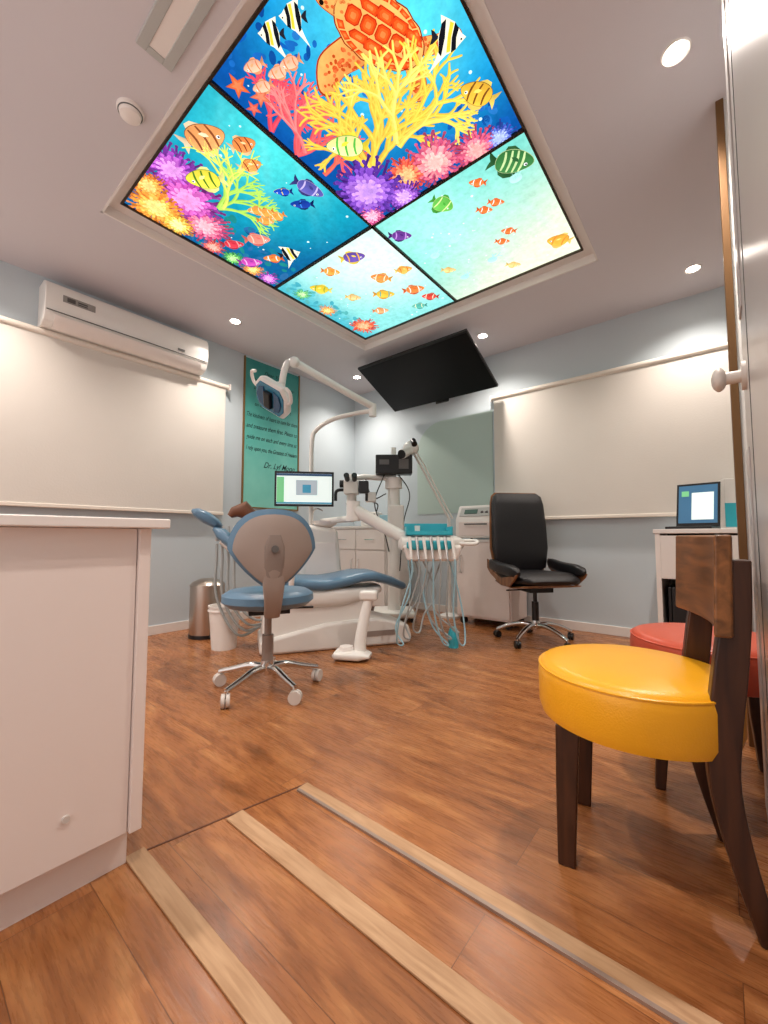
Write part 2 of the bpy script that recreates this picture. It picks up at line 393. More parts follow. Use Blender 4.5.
def lerp(a,b,t):
    t=max(0,min(1,t)); t=t*t*(3-2*t); return tuple(a[i]+(b[i]-a[i])*t for i in range(3))+(1,)
def rays(x,y,cx=-.4,cy=.3):
    a=math.atan2(y-cy,x-cx); return max(0,.5+.5*math.sin(a*23+1.3)+.3*math.sin(a*57))*.8
AR=math.atan2(.635,.773)
def bgA(x,y):
    d=math.hypot(x+.9,y-1.15); c_=lerp(H('58dee8'),H('1a9ad2'),d/.5)
    c_=lerp(c_,H('0c509e'),(d-.35)/.4); return lerp(c_,(.2,.85,.95,1),.3*rays(x,y)*max(0,1-d/.8))
A=Mural(pmx,px1,py0,pmy,bgA)
for i in range(110):
    tt=random.random(); x=-1.62+random.uniform(0,.22)*(1-tt)+.9*tt; y=.86+tt*1.02-random.uniform(0,.35)*(1-tt) if tt<.5 else 1.88-random.uniform(0,.3)
    A.ell(x,y,random.uniform(.012,.035),random.uniform(.008,.02),random.random()*3,random.choice(['125aae','1a66b8','0e4892','2878c4']),1,10)
A.bubbles(30)
# turtle
ta=math.atan2(-.24,-.1); K=.68
def TT(p): return A.loc(-.965,1.17,ta,[(x*K,y*K*.9) for x,y in p])
def blob(pts,k=5): return [(p.x,p.y) for p in catmull([(a,b,0) for a,b in pts],k,True)]
for pts in ([(.17,.1),(.26,.17),(.36,.3),(.38,.46),(.3,.5),(.2,.36),(.08,.22),(.05,.15)],[(.17,-.1),(.24,-.18),(.3,-.34),(.24,-.52),(.15,-.52),(.12,-.36),(.03,-.22),(.04,-.15)],[(-.19,.08),(-.28,.17),(-.36,.26),(-.42,.22),(-.36,.1),(-.26,.02)],[(-.19,-.08),(-.28,-.17),(-.36,-.25),(-.42,-.2),(-.36,-.09),(-.26,-.02)]):
    bp_=blob(pts); A.poly(TT(bp_),'a83a18',3)
    cx_=sum(p[0] for p in pts)/len(pts); cy_=sum(p[1] for p in pts)/len(pts)
    A.poly(TT([(cx_+(a-cx_)*.93,cy_+(b-cy_)*.93) for a,b in bp_]),'f4a055',4,.2)
    for k in range(46):
        a,b=random.choice(bp_); f=random.uniform(0,.85); q=TT([(cx_+(a-cx_)*f,cy_+(b-cy_)*f)])[0]; A.ell(q[0],q[1],random.uniform(.006,.011),.007,random.random()*3,random.choice(['d4582a','c04a1c','e2703a']),5,6)
hd=blob([(.2,.055),(.3,.075),(.38,.06),(.43,.01),(.4,-.045),(.32,-.065),(.2,-.055)])
A.poly(TT(hd),'a83a18',4); A.poly(TT([(.31+(a-.31)*.93,b*.92) for a,b in hd]),'f2aa5c',5,.2)
for k in range(18):
    q=TT([(random.uniform(.22,.4),random.uniform(-.045,.045))])[0]; A.ell(q[0],q[1],.008,.006,1,'d0602c',6,6)
for sg in(-1,1):
    q=TT([(.37,sg*.035)])[0]; A.ell(q[0],q[1],.009,.009,0,'140c08',7,8)
sh=[(.28*math.cos(t)*(1+.06*math.cos(t)),(.185+.006*math.cos(14*t))*math.sin(t)*(1+.12*math.cos(t))) for t in [2*math.pi*i/56 for i in range(56)]]
A.poly(TT([(a*1.03,b*1.04) for a,b in sh]),'8a2810',5)
A.poly(TT(sh),'f6b060',6,.1); 
def scute(pts):
    cx_=sum(p[0] for p in pts)/len(pts); cy_=sum(p[1] for p in pts)/len(pts)
    for f,cc,lz in((.93,'c22c10',0),(.8,'e24818',1),(.58,'ee6024',2),(.32,'f68040',3)):
        A.poly(TT([(cx_+(a-cx_)*f,cy_+(b-cy_)*f) for a,b in pts]),cc,7+lz)
xs_=[-.235,-.14,-.045,.05,.145,.24]
for k in range(5):
    a,b=xs_[k],xs_[k+1]; scute([(a,-.032),(a+.018,-.052),(b-.018,-.052),(b,-.032),(b,.032),(b-.018,.052),(a+.018,.052),(a,.032)])
for sg in(-1,1):
    for k in range(4):
        a,b=xs_[k]+.02,xs_[k+1]+.02; m_=1-.25*abs(k-1.6)/2
        scute([(a,sg*.055),(b,sg*.055),(b+.028,sg*.09),(b+.01,sg*.138*m_),(a+.01,sg*.138*m_),(a-.01,sg*.09)])
    for k in range(9):
        t0=math.pi*(.1+.088*k); t1=t0+math.pi*.08
        f=lambda t,r: (.28*math.cos(t)*(1+.06*math.cos(t))*r,sg*.185*math.sin(t)*(1+.12*math.cos(t))*r)
        scute([f(t0,.98),f(t1,.98),f(t1,.83),f(t0,.83)])
# corals
for a0 in (-1.0,-.45,.15,.6):
    A.branch(-1.64,1.28,a0,.11,.012,4,'e8545a',11,.5)
for a0 in (-.9,-.3): A.branch(-1.64,1.12,a0,.095,.011,4,'dc4458',10,.5)
A.branch(-1.62,1.45,.1,.1,.012,4,'ef6250',10,.5)
A.branch(-1.6,1.3,-.75,.12,.011,4,'f27a78',12,.4)
for a0,L in ((-1.7,.12),(-1.35,.15),(-1.0,.17),(-.65,.17),(-.25,.15)):
    A.branch(-1.40,1.6,a0,L,.018,4,'e8bc44',13,.46)
A.branch(-1.2,1.56,-.9,.14,.015,4,'f4d868',14,.5)
A.branch(-1.2,1.58,-.45,.16,.015,4,'f0ce58',14,.5)
A.branch(-1.22,1.5,-.1,.15,.015,4,'ecc444',14,.5)
A.anem(-1.1,1.77,.15,['c24a70','e0667e','f0929a','f7b8b0'],17)
A.anem(-.9,1.85,.12,['b8405f','d85a7c','ef8292','f5a8a4'],17)
A.anem(-.78,1.86,.08,['3a4ab0','5a6ac8','8a9ae0','b0c0f0'],17,24)
A.anem(-1.27,1.74,.12,['d4483a','ec6248','f59060','fbb47a'],17)
A.anem(-1.5,1.68,.2,['5a2f98','7d46bc','a066d0','c492e8'],22,46)
A.anem(-1.36,1.84,.11,['6a3098','8d50c0','b070d8','d4a4f0'],22)
A.anem(-1.6,1.83,.09,['c0407a','d86090','f090b4','f8b4cc'],21,26)
A.fish(-1.40,1.40,.2,AR,'f6ee9a','58b848','f4d83c',.55,-1,3,30)
A.idol(-.76,1.34,.13,AR,1,24)
A.fish(-.77,1.6,.16,AR+.3,'f0b83c','7a4a1c','f6d060',.6,-1,3,24)
A.idol(-1.2,.9,.1,AR,-1,12); A.idol(-1.31,.88,.1,AR,-1,12)
for x,y in((-1.46,.9),(-1.40,.98),(-1.5,.97),(-1.33,.99)): A.fish(x,y,.09,AR-.3,'f4b898','e0784a','f2a070',.5,-1,2,16)
A.star(-1.58,.9,.05,'e8683a',16); A.star(-1.54,.99,.045,'e07050',16); A.star(-1.61,1.0,.035,'d85a48',16)
A.done('backlit ceiling panel printed with sea turtle and yellow coral')

def bgB(x,y):
    d=math.hypot(x+1.7,y-1.2); c_=lerp(H('4cd8d8'),H('149cb6'),d/.55); c_=lerp(c_,H('106096'),(d-.45)/.5)
    return lerp(c_,(.3,.95,.95,1),.3*rays(x,y,-1.2,.7)*max(0,1-d/.9))
P=Mural(px0,pmx,py0,pmy,bgB)
for i in range(80):
    P.ell(random.uniform(-2.7,-2.3),random.uniform(1.2,1.88),random.uniform(.02,.05),random.uniform(.01,.03),random.random()*3,random.choice(['0e6290','125484','187c94','2c6aa0','1e8484']),1,9)
P.bubbles(30)
P.anem(-2.25,.9,.16,['7a3498','a044b4','c464cc','dc92dc'],2)
P.anem(-2.38,1.05,.2,['8a348c','b844a4','d464bc','ec92d0'],3,44)
P.anem(-2.5,1.22,.15,['c0446e','e05e88','f486a0','f6acb8'],3)
P.anem(-2.58,.95,.16,['dc7c30','ec9a3c','f4bc54','f8da80'],8,40)
P.anem(-2.45,.86,.1,['d46c28','ec903c','f4b054','f8cc7a'],8)
P.anem(-2.62,1.1,.1,['e4a038','f4c44c','f8da74','fceca0'],9)
for a0 in(.1,.5,.9): P.branch(-2.3,1.2,a0-.3,.12,.012,4,'a8d858',4,.4)
P.branch(-2.28,1.22,.0,.14,.011,4,'d4e462',5,.4)
P.fish(-1.93,.925,.22,AR-.25,'f0a060','8a4a28','f8d8b0',.62,1,3)
P.fish(-1.81,1.07,.13,AR-.25,'f08a48','7a3a20','f8c890',.62,1,3)
P.fish(-1.885,1.16,.12,AR-.25,'f09a50','a03a20','f8d0a0',.6,1,2)
P.fish(-2.16,1.04,.2,AR,'f0e048','4a7a28','f6f090',.6,-1,3,14)
P.fish(-1.89,1.37,.1,AR,'1c4ac0','f0d840','0a2a80',.45,-1,1,12)
P.fish(-1.88,1.5,.13,AR,'163a9c','3a8ae0','0a2060',.45,-1,1)
P.fish(-1.755,1.46,.17,AR+.6,'5a58a8','c8b8e8','38387a',.5,1,2)
P.idol(-2.28,1.73,.15,AR-.2,1)
for x,y in((-2.1,1.4),(-2.15,1.44),(-2.07,1.46),(-2.13,1.35)): P.fish(x,y,.1,AR+random.uniform(-.4,.4),'f0a048','f8e0b0','e88838',.55,random.choice((-1,1)),2,12)
P.fish(-2.33,1.5,.16,AR,'ec8a78','f8d0b8','e06a60',.55,1,2,12)
P.fish(-2.5,1.42,.14,AR,'d83a4a','f8a0a0','b82a3a',.5,1,2,12)
P.fish(-2.57,1.6,.16,AR,'c84ab0','f8b0e0','a030a0',.5,1,2,12)
for y,cs in((1.35,['c8444c','e0625a','f08e7c','f8b4a4']),(1.5,['3a8a4a','58b058','88d070','b8e898']),(1.66,['e8803a','f0a048','f8c068','fbe090']),(1.8,['9a3aa0','b858c0','d880d8','f0a8f0'])):
    P.anem(-2.64,y,.08,cs,3,22)
P.fish(-2.42,1.68,.13,AR,'f08a40','ffffff','e0602a',.5,-1,2)
P.done('backlit ceiling panel printed with purple coral and reef fish')

def bgC(x,y):
    d=math.hypot(x+1.85,y-2.15); c_=lerp(H('e0f6ec'),H('8cdcd8'),d/.85); return lerp(c_,H('4cb4c4'),(-2.4-x)/.3)
Q=Mural(px0,pmx,pmy,py1,bgC)
for i in range(50): Q.ell(random.uniform(-2.7,-2.5),random.uniform(1.95,2.95),.035,.018,random.random()*3,random.choice(['48a8b8','58b0b0','5cbcc8']),1,9)
Q.bubbles(30,'f0fffc')
for x,y,L,b_,s_,f_ in ((-1.96,2.04,.17,'6a50a8','f0b040','f0d050'),(-2.2,2.05,.13,'f0a040','f8f0e0','e88030'),(-1.96,2.34,.15,'f09048','f8e8c0','e8a030'),(-1.76,2.38,.12,'f0b050','e07030','f8d070'),(-1.84,2.63,.16,'e8803c','f8f0e0','e06028'),(-1.8,2.79,.13,'d8483c','f8e0c0','c03028'),(-2.43,2.14,.16,'e8c83a','90a838','f0e070'),(-2.07,2.53,.16,'f0c040','58a8a0','e8a030'),(-2.3,2.4,.12,'f0d090','e0a050','f0c060'),(-2.25,2.7,.13,'f0a870','ffffff','e88850'),(-1.95,2.85,.12,'58b8a8','f0f0c0','48a098')):
    Q.fish(x,y,L,AR+random.uniform(-.3,.3),b_,s_,f_,.6,random.choice((-1,1)),2)
Q.anem(-2.55,2.8,.13,['d8483a','ec6a48','f08e60','f8b488'],3)
Q.anem(-2.62,2.4,.08,['e8803a','f0a048','f8c068','fbe090'],3,22)
Q.anem(-2.6,2.1,.07,['58b068','78c878','a0d890','c8f0b0'],3,22)
Q.done('pale aqua backlit ceiling panel printed with small orange fish')

def bgD(x,y):
    d=math.hypot(x+1.35,y-2.2); c_=lerp(H('a4eee0'),H('64ccc0'),d/.75); c_=lerp(c_,H('f0f4d4'),((y-2.1)*.9+(x+1.3)*.5))
    return lerp(c_,(.45,.95,.88,1),.22*rays(x,y,-1.0,1.6))
D_=Mural(pmx,px1,pmy,py1,bgD)
D_.bubbles(40,'e8fff4')
D_.fish(-.78,2.04,.22,AR,'3a7a40','c8e0a0','2a5a30',.62,1,4)
for x,y in((-.96,2.235),(-1.04,2.245),(-.99,2.035),(-1.065,2.57),(-1.0,2.5)): D_.fish(x,y,.09,AR,'f07838','ffffff','e86028',.5,random.choice((-1,1)),2)
D_.fish(-1.57,2.09,.14,AR,'6a3a90','c890e0','4a2070',.55,1,2)
D_.fish(-1.22,2.045,.14,AR+.5,'68c050','e0f0a0','48a038',.75,1,2)
D_.fish(-.77,2.8,.15,AR,'f0b040','e88838','f8d070',.7,-1,2)
for x,y in((-1.31,2.35),(-.81,2.15),(-1.5,2.4),(-1.2,2.7),(-1.45,2.75)):
    D_.ell(x,y,.035,.03,0,'b4ece4',3,18,.1)
    for k in(-1,0,1): D_.branch(x+.01*k,y,AR+1.57+3.14+k*.2,.04,.003,1,'a8e8e0',3)
for x,y in((-1.5,2.6),(-1.1,2.85)): D_.fish(x,y,.1,AR,'f4d088','f0b060','f0c870',.5,1,1)
D_.done('mint green backlit ceiling panel printed with clown fish')

# ---------------------------------------------------------------- downlights
M_led=mat('downlight_led','fff4e6',.5,emit=40,var=0)
def downlight(x,y):
    e=thing('recessed_downlight','small round recessed ceiling downlight, switched on','downlight',(x,y,ZC),0,'recessed downlights')
    q=B(); q.lathe([(.038,-.001),(.047,-.006),(.052,-.001),(.052,0)],n=28); q.done('bezel',e,M_white)
    q=B(); q.lathe([(.0,-.002),(.038,-.002),(.038,0),(0,0)],n=24); q.done('lamp_disc',e,M_led)
    return e
pos=[(-3.32,1.92),(-3.36,3.57),(-1.71,3.59),(-.08,3.64),(-.064,1.93),(-3.32,.25),(-1.7,.25),(-.3,.1)]
d0=downlight(*pos[0])
for p in pos[1:]: copy_tree(d0,(p[0],p[1],ZC))
EN=[66,66,66,66,85,80,90,60]
for i,p in enumerate(pos):
    l=bpy.data.lights.new('downlight_beam','SPOT'); l.energy=EN[i]; l.spot_size=rad(130); l.spot_blend=1; l.shadow_soft_size=.04; l.color=(1,.9,.82)
    o=bpy.data.objects.new('downlight_beam',l); COL.objects.link(o); o.location=(p[0],p[1],ZC-.02)

q=B(); q.lathe([(0,0),(.055,0),(.055,-.012),(.045,-.02),(.042,-.034),(.02,-.042),(0,-.042)],n=36)
e=thing('smoke_detector','round white plastic smoke detector on the ceiling','smoke detector',(-2.01,.62,ZC))
q.done('housing',e,M_white)
q=B(); q.tube([(.048*math.cos(2*math.pi*i/24),.048*math.sin(2*math.pi*i/24),-.0185) for i in range(24)],.0025,n=6,k=2,closed=True); q.done('sensor_slot',e,M_greyd)
e=thing('ceiling_vent','narrow white rectangular ceiling fixture with a pale inset','vent',(-1.5,.6,ZC))
q=B(); q.bx(-.2,.2,-.068,-.03,-.014,0); q.bx(-.2,.2,.03,.068,-.014,0); q.bx(-.2,-.17,-.03,.03,-.014,0); q.bx(.17,.2,-.03,.03,-.014,0); q.done('frame',e,M_lgrey,bevel=.003)
q=B(); q.bx(-.17,.17,-.03,.03,-.010,0); q.done('slot_cover',e,M_white)

# ---------------------------------------------------------------- floor strips
for i,(x0,y0,y1) in enumerate([(-1.25,.44,.49),(-1.18,.69,.745),(-1.135,.925,.965)]):
    q=B(); q.bx(x0,.28,y0,y1,0,.006); struct(q.done('trim_%d'%(3+i),None,M_strip,bevel=.002))
q=B(); q.bx(-1.13,.28,.915,.925,0,.007); struct(q.done('trim_6',None,mat('grey_edging','a08c80',.4,.4)))
q=B(); q.prism([(-1.255,.43),(-1.249,.43),(-1.134,.968),(-1.14,.968)],0,.0015,'xy'); struct(q.done('trim_7',None,mat('floor_seam_brown','5a3018',.6)))

# ---------------------------------------------------------------- front counter
e=thing('counter_cabinet','plain cream white reception counter cabinet with thin worktop','cabinet',(-1.195,.455,0))
q=B(); q.bx(-.6,0,-1.3,-.03,.1,.872); q.done('body',e,M_cream,bevel=.002)
q=B(); q.bx(-.6,.012,-.028,0,.1,.872); q.done('end_panel',e,M_cream,bevel=.002)
q=B(); q.bx(-.6,-.04,-1.3,-.015,0,.1); q.done('toe_kick',e,M_cream)
q=B(); q.bx(-.64,.045,-1.32,.035,.873,.898); q.done('worktop',e,M_white,bevel=.004)
q=B(); q.cyl((0,-.16,.2),(.006,-.16,.2),.008,n=16); q.done('screw_cap',e,M_rubber)

# ---------------------------------------------------------------- open door leaf, gold jamb
q=B(); q.bx(.072,.108,.25,1.62,.008,2.785)
dr=struct(q.done('door_1',None,M_gloss,bevel=.003))
q=B(); q.bx(.0705,.0722,1.36,1.366,.01,2.78); q.done('panel_seam',dr,M_greyd)
q=B(); q.bx(.068,.0722,1.5,1.6,.1,1.1); q.done('lower_molding',dr,M_gloss,bevel=.002)
q=B(); q.bx(.068,.0722,1.5,1.6,1.5,2.7); q.done('upper_molding',dr,M_gloss,bevel=.002)
q=B(); q.cyl((.072,1.5,1.3),(.062,1.5,1.3),.04,n=28); q.tube([(.065,1.5,1.3),(.035,1.5,1.3),(.02,1.5,1.3)],.018); q.sphere((.014,1.5,1.3),(.018,.034,.034)); q.done('handle',dr,M_rubber)
q=B(); q.bx(.057,.085,2.27,2.34,0,2.8); struct(q.done('trim_8',None,M_gold,bevel=.003))

# ---------------------------------------------------------------- air conditioner
e=thing('air_conditioner','white wall-mounted split air conditioner indoor unit','air conditioner',(XL,.64,2.385))
prof=[(0,0),(.11,0),(.17,.02),(.205,.07),(.22,.15),(.215,.25),(.19,.3),(.14,.325),(0,.325)]
q=B(); q.prism(prof,0,1.2); q.done('housing',e,M_white2,bevel=.008)
q=B(); q.prism([(.12,-.004),(.178,.016),(.212,.066),(.216,.064),(.182,.01),(.122,-.01)],.06,1.14); q.done('louver_flap',e,M_white,label='closed white air outlet flap')
q=B(); q.prism([(.2125,.085),(.2195,.085),(.2205,.09),(.2135,.09)],.01,1.19); q.done('seam',e,M_greyd)
q=B(); q.box((.2205,.2,.2),(.002,.2,.05)); q.done('rating_label',e,mat('label_grey','8f8b86',.5))
q=B(); q.box((.222,.15,.2),(.001,.05,.03)); q.box((.222,.22,.205),(.001,.06,.01)); q.box((.222,.22,.19),(.001,.06,.008)); q.done('label_mark',e,mat('label_dark','4a4846',.5))
q=B(); q.box((.2195,.95,.12),(.004,.06,.02)); q.done('display',e,M_greyd)

# ---------------------------------------------------------------- roller blinds
def blind(e,L):
    q=B(); q.cyl((0,0,0),(L,0,0),.024,n=24); q.done('roller_tube',e,M_blindbar)
    q=B(); q.bx(.02,L-.02,-.002,.002,-1.27,0); q.done('fabric',e,M_blind)
    q=B(); q.box((L/2,0,-1.28),(L-.03,.022,.03)); q.done('bottom_bar',e,M_blindbar,bevel=.006)
    for xx in(-.012,L+.012):
        q=B(); q.box((xx,.012,.0),(.014,.05,.06)); q.done('bracket',e,M_white)
    q=B(); q.tube([(L-.01,-.03,0),(L-.01,-.032,-.6),(L-.005,-.034,-1.1),(L-.0,-.034,-.6),(L-.002,-.03,0)],.002,n=6); q.done('pull_chain',e,M_white)
e=thing('roller_blind','cream roller blind lowered over a window under the air conditioner','blind',(XL+.05,2.13,2.36),rad(-90),'roller blinds'); blind(e,2.6)
e=thing('roller_blind','wide cream roller blind lowered behind the desk','blind',(-1.81,YB-.05,2.31),0,'roller blinds'); blind(e,2.5)
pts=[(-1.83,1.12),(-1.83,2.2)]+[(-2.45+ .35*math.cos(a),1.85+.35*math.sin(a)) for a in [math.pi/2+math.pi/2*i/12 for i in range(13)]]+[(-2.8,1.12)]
q=B(); q.prism(pts,YB-.006,YB+.002); struct(q.done('trim_10',None,M_green))  # thin added sheet; its green paints the shade patch under the television

# ---------------------------------------------------------------- teal poster
e=thing('wall_poster','tall teal poster with a handwritten style prayer text','poster',(XL,2.35,1.17))
q=B(); q.bx(0,.012,0,.71,0,1.6); q.done('printed_sheet',e,poster_mat())
for nm,a in (('frame',(0,.02,-.014,0,-.014,1.61)),('frame',(0,.02,.71,.724,-.014,1.61)),('frame',(0,.02,0,.71,-.014,0))):
    q=B(); q.bx(*a); q.done(nm,e,mat('bronze_poster_edge','8a6a3c',.4,.5))
R90=(rad(90),0,rad(90))
lines=[("Dear You,",.06,1.47),("please let me be a helper",.055,1.37),("into your hands, today",.055,1.28),("to heal all, to care,",.055,1.19),("to dignity, to comfort",.055,1.1),
("The kindness of heart to care for them",.07,.97),("and treasure them first. Please to",.07,.85),("guide me on each and every time as",.07,.73),("I rely upon you, the Greatest of Healers",.07,.61)]
for tx,sz,zz_ in lines:
    text(tx,sz,'text_line',e,(.0135,.355,zz_),R90,M_ink,shear=.4,fit=.67)
text("Dr. Lyf Moon",.09,'text_line',e,(.0135,.45,.44),R90,M_ink,shear=.45,fit=.42)

# ---------------------------------------------------------------- television
yb,yt,zb,zt=3.88,3.21,2.375,2.695
hh=math.hypot(yb-yt,zt-zb)
e=thing('television','large black flat television tilted steeply down from the ceiling','television',(-2.35,(yb+yt)/2,(zb+zt)/2))
e.rotation_euler=(math.atan2(zt-zb,-(yt-yb))*-1,0,0)
q=B(); q.box((0,0,.012),(1.33,hh,.03)); q.done('casing',e,M_dark,bevel=.006)
q=B(); q.box((0,.006,-.0045),(1.31,hh-.03,.003)); q.done('screen',e,M_blackglass)
q=B(); q.box((0,0,.045),(.5,.4,.04)); q.box((0,.1,.07),(.12,.18,.03)); q.done('rear_housing',e,M_dark,bevel=.01)
q=B(); q.box((0,hh/2+.012,.0),(.16,.02,.03)); q.done('mount_tab',e,M_dark)
e2=thing('tv_wall_bracket','black steel bracket carrying the tilted television','bracket',(-2.35,YB,2.66))
q=B(); q.box((0,-.01,0),(.3,.02,.2)); q.done('wall_plate',e2,M_dark)
q=B(); q.tube([(0,-.02,0),(0,-.2,0),(0,-.36,.0)],.02,smooth=False); q.done('arm',e2,M_dark)

# ---------------------------------------------------------------- helpers for wheels
def caster(q,p,r=.028,a=0):
    x,y,z=p; ca,sa=math.cos(a),math.sin(a)
    for s_ in(-1,1):
        cx,cy=x-sa*s_*.012,y+ca*s_*.012
        q.cyl((cx+sa*.009,cy-ca*.009,r),(cx-sa*.009,cy+ca*.009,r),r,n=20)
    q.cyl((x+sa*.014,y-ca*.014,r),(x-sa*.014,y+ca*.014,r),r*.4,n=10)
def starbase(e,R_,m_leg,m_c,hub=.11,off=0,hood=True,cr=.028):
    for k in range(5):
        a=off+2*math.pi*k/5; ca,sa=math.cos(a),math.sin(a)
        q=B(); q.tube([(ca*.02,sa*.02,hub),(ca*R_*.35,sa*R_*.35,hub+.005),(ca*R_*.7,sa*R_*.7,hub-.02),(ca*R_,sa*R_,cr*2+.012)],lambda t:.022-.007*t,n=12)
        q.cyl((ca*R_,sa*R_,cr*2+.014),(ca*R_,sa*R_,cr),.007,n=10); q.done('leg',e,m_leg)
        q=B(); caster(q,(ca*R_,sa*R_,0),cr,a+.8); q.done('caster',e,m_c)
    q=B(); q.lathe([(0,hub-.035),(.035,hub-.035),(.04,hub),(.035,hub+.04),(.0,hub+.04)],n=24); q.done('hub',e,m_leg)

# ---------------------------------------------------------------- dental stool
e=thing('dental_stool','slate blue dentist stool with grey curved backrest and chrome base','stool',(-2.0,1.40,0),AR+.36)
starbase(e,.29,M_chrome,M_rubber,hub=.12,off=.1,cr=.034)
q=B(); q.cyl((0,0,.14),(0,0,.3),.032); q.cyl((0,0,.3),(0,0,.46),.02); q.done('gas_lift',e,M_grey)
q=B(); q.lathe([(0,.455),(.17,.455),(.215,.465),(.252,.495),(.25,.53),(.215,.552),(.1,.556),(0,.55)],n=40,sy=.95); q.done('seat',e,M_blue)
q=B(); q.box((0,0,.44),(.22,.18,.03)); q.cyl((.02,0,.445),(.26,.02,.435),.007,n=8); q.done('tilt_mechanism',e,M_dark,bevel=.008)
q=B(); q.pad([(0,0,0,.03,.01),(.1,-.005,0,.034,.012),(.2,.005,.5,.04,.016),(.25,.08,1.2,.045,.018),(.262,.17,1.5,.055,.016),(.27,.26,1.5,.05,.01)],n=20)
o=q.done('spine_bar',e,M_grey); o.rotation_euler=(0,0,rad(-90)); o.location=(0,-.02,.44)
def backshape(hw,z0,z1,n=44):
    pts=[]
    for i in range(n):
        t=2*math.pi*i/n; x=math.sin(t); z=-math.cos(t)
        f=(z*.5+.5); zz_=z0+(z1-z0)*f
        wdt=hw*(.42+.58*min(1,(f*2.0))**.8)
        pts.append((math.copysign(abs(x)**.8,x)*wdt,zz_))
    return pts
def curved_plate(q,pts,y,th,curv,dome=.0):
    cx=0; cz=sum(p[1] for p in pts)/len(pts)
    rings=[]
    for side,yy in((0,y),(1,y+th)):
        for sc in ((.02,.35,.65,.88,.96,1.0) if side==0 else (1.0,.96,.88,.65,.35,.02)):
            ring=[]
            for px,pz in pts:
                X=cx+(px-cx)*sc; Z=cz+(pz-cz)*sc
                d=dome*(1-sc**4)*(-1 if side==0 else 1)
                ring.append(q.v((X,yy+curv*X*X+d,Z)))
            rings.append(ring)
    q.skin(rings)
q=B(); curved_plate(q,backshape(.2,.6,.965),-.29,.02,1.2,.015); q.done('back_shell',e,M_grey,label='grey plastic back shell')
q=B(); curved_plate(q,backshape(.225,.585,.995),-.262,.035,1.2,.014); q.done('back_cushion',e,M_blue)
q=B(); q.cyl((0,-.325,.79),(0,-.3,.79),.018,n=20); q.done('adjustment_knob',e,M_greyd)
q=B(); q.pad([(.29,.62,1.57,.035,.006),(.295,.7,1.57,.05,.01),(.302,.8,1.57,.05,.01),(.3,.86,1.57,.03,.006)],n=20)
o=q.done('back_rib',e,mat('grey_rib_plastic','84766e',.4)); o.rotation_euler=(0,0,rad(-90)); o.location=(0,0,0)

# ---------------------------------------------------------------- dental chair (local +x towards the feet)
CA=math.atan2(.851,.524)
e=thing('dental_chair','reclined slate blue dental patient chair on a white molded base','dental chair',(-2.56,2.17,0),CA)
q=B(); q.prism([(-.38,0),(.78,0),(.8,.05),(.77,.15),(.5,.22),(.1,.2),(-.38,.1)],-.23,.23); q.done('base_plate',e,M_white2,bevel=.035,seg=4)
q=B(); q.prism([(-.36,.08),(.5,.16),(.42,.28),(.44,.42),(-.3,.42),(-.36,.24)],-.19,.19); q.done('lift_column',e,M_white2,bevel=.04,seg=4)
q=B(); q.pad([(-.36,.42,0,.19,.03),(-.3,.41,0,.22,.06),(-.1,.39,0,.235,.085),(.2,.39,.02,.235,.085),(.42,.4,.0,.21,.06),(.56,.43,.0,.16,.03)]); q.done('seat_frame',e,M_white2)
q=B(); q.pad([(-.3,.5,0,.19,.015),(-.27,.5,0,.235,.045),(-.1,.495,0,.26,.05),(.1,.485,.0,.26,.05),(.24,.505,.18,.25,.048),(.38,.535,.1,.24,.045),(.5,.535,-.12,.225,.042),(.65,.49,-.33,.2,.038),(.76,.445,-.38,.17,.032),(.8,.43,-.38,.1,.012)]); q.done('seat',e,M_blue)
q=B(); q.pad([(-.2,.5,-.6,.18,.01),(-.26,.545,-.68,.22,.045),(-.4,.66,-.68,.25,.05),(-.55,.785,-.68,.25,.05),(-.66,.875,-.68,.2,.045),(-.71,.915,-.68,.13,.015)]); q.done('backrest',e,M_blue)
q=B(); q.pad([(-.24,.47,-.68,.12,.01),(-.3,.52,-.68,.17,.035),(-.5,.69,-.68,.2,.035),(-.66,.82,-.68,.14,.02)]); q.done('back_shell',e,M_white2)
q=B(); q.pad([(-.66,.93,-.5,.08,.012),(-.69,.945,-.5,.13,.035),(-.76,.99,-.5,.145,.045),(-.83,1.03,-.5,.13,.035),(-.86,1.045,-.5,.08,.012)]); q.done('headrest',e,M_blue)
q=B(); q.tube([(-.6,0,.8),(-.68,0,.87),(-.72,0,.94)],.014); q.done('headrest_post',e,M_chrome)
for s_ in(-1,1):
    q=B(); q.tube([(-.15,s_*.22,.4),(-.17,s_*.29,.5),(-.16,s_*.31,.66)],.02); q.done('armrest_post',e,M_white2)
    if s_>0:
        q=B(); q.pad([(-.33,.69,0,.02,.012),(-.3,.7,0,.035,.02),(0,.7,0,.035,.02),(.03,.69,0,.02,.012)],yc=s_*.31); q.done('armrest',e,M_blue)
q=B(); q.pad([(-.60,1.0,.9,.03,.02),(-.57,1.03,.6,.055,.04),(-.50,1.05,-.2,.07,.065),(-.44,.98,-.9,.065,.055),(-.41,.92,-1.0,.03,.02)],e=2.2,yc=-.16)
q.done('head_cushion',e,M_brown,label='small brown leather head cushion')
q=B(); q.box((.5,-.232,.1),(.3,.006,.04)); q.done('base_vent',e,M_grey)

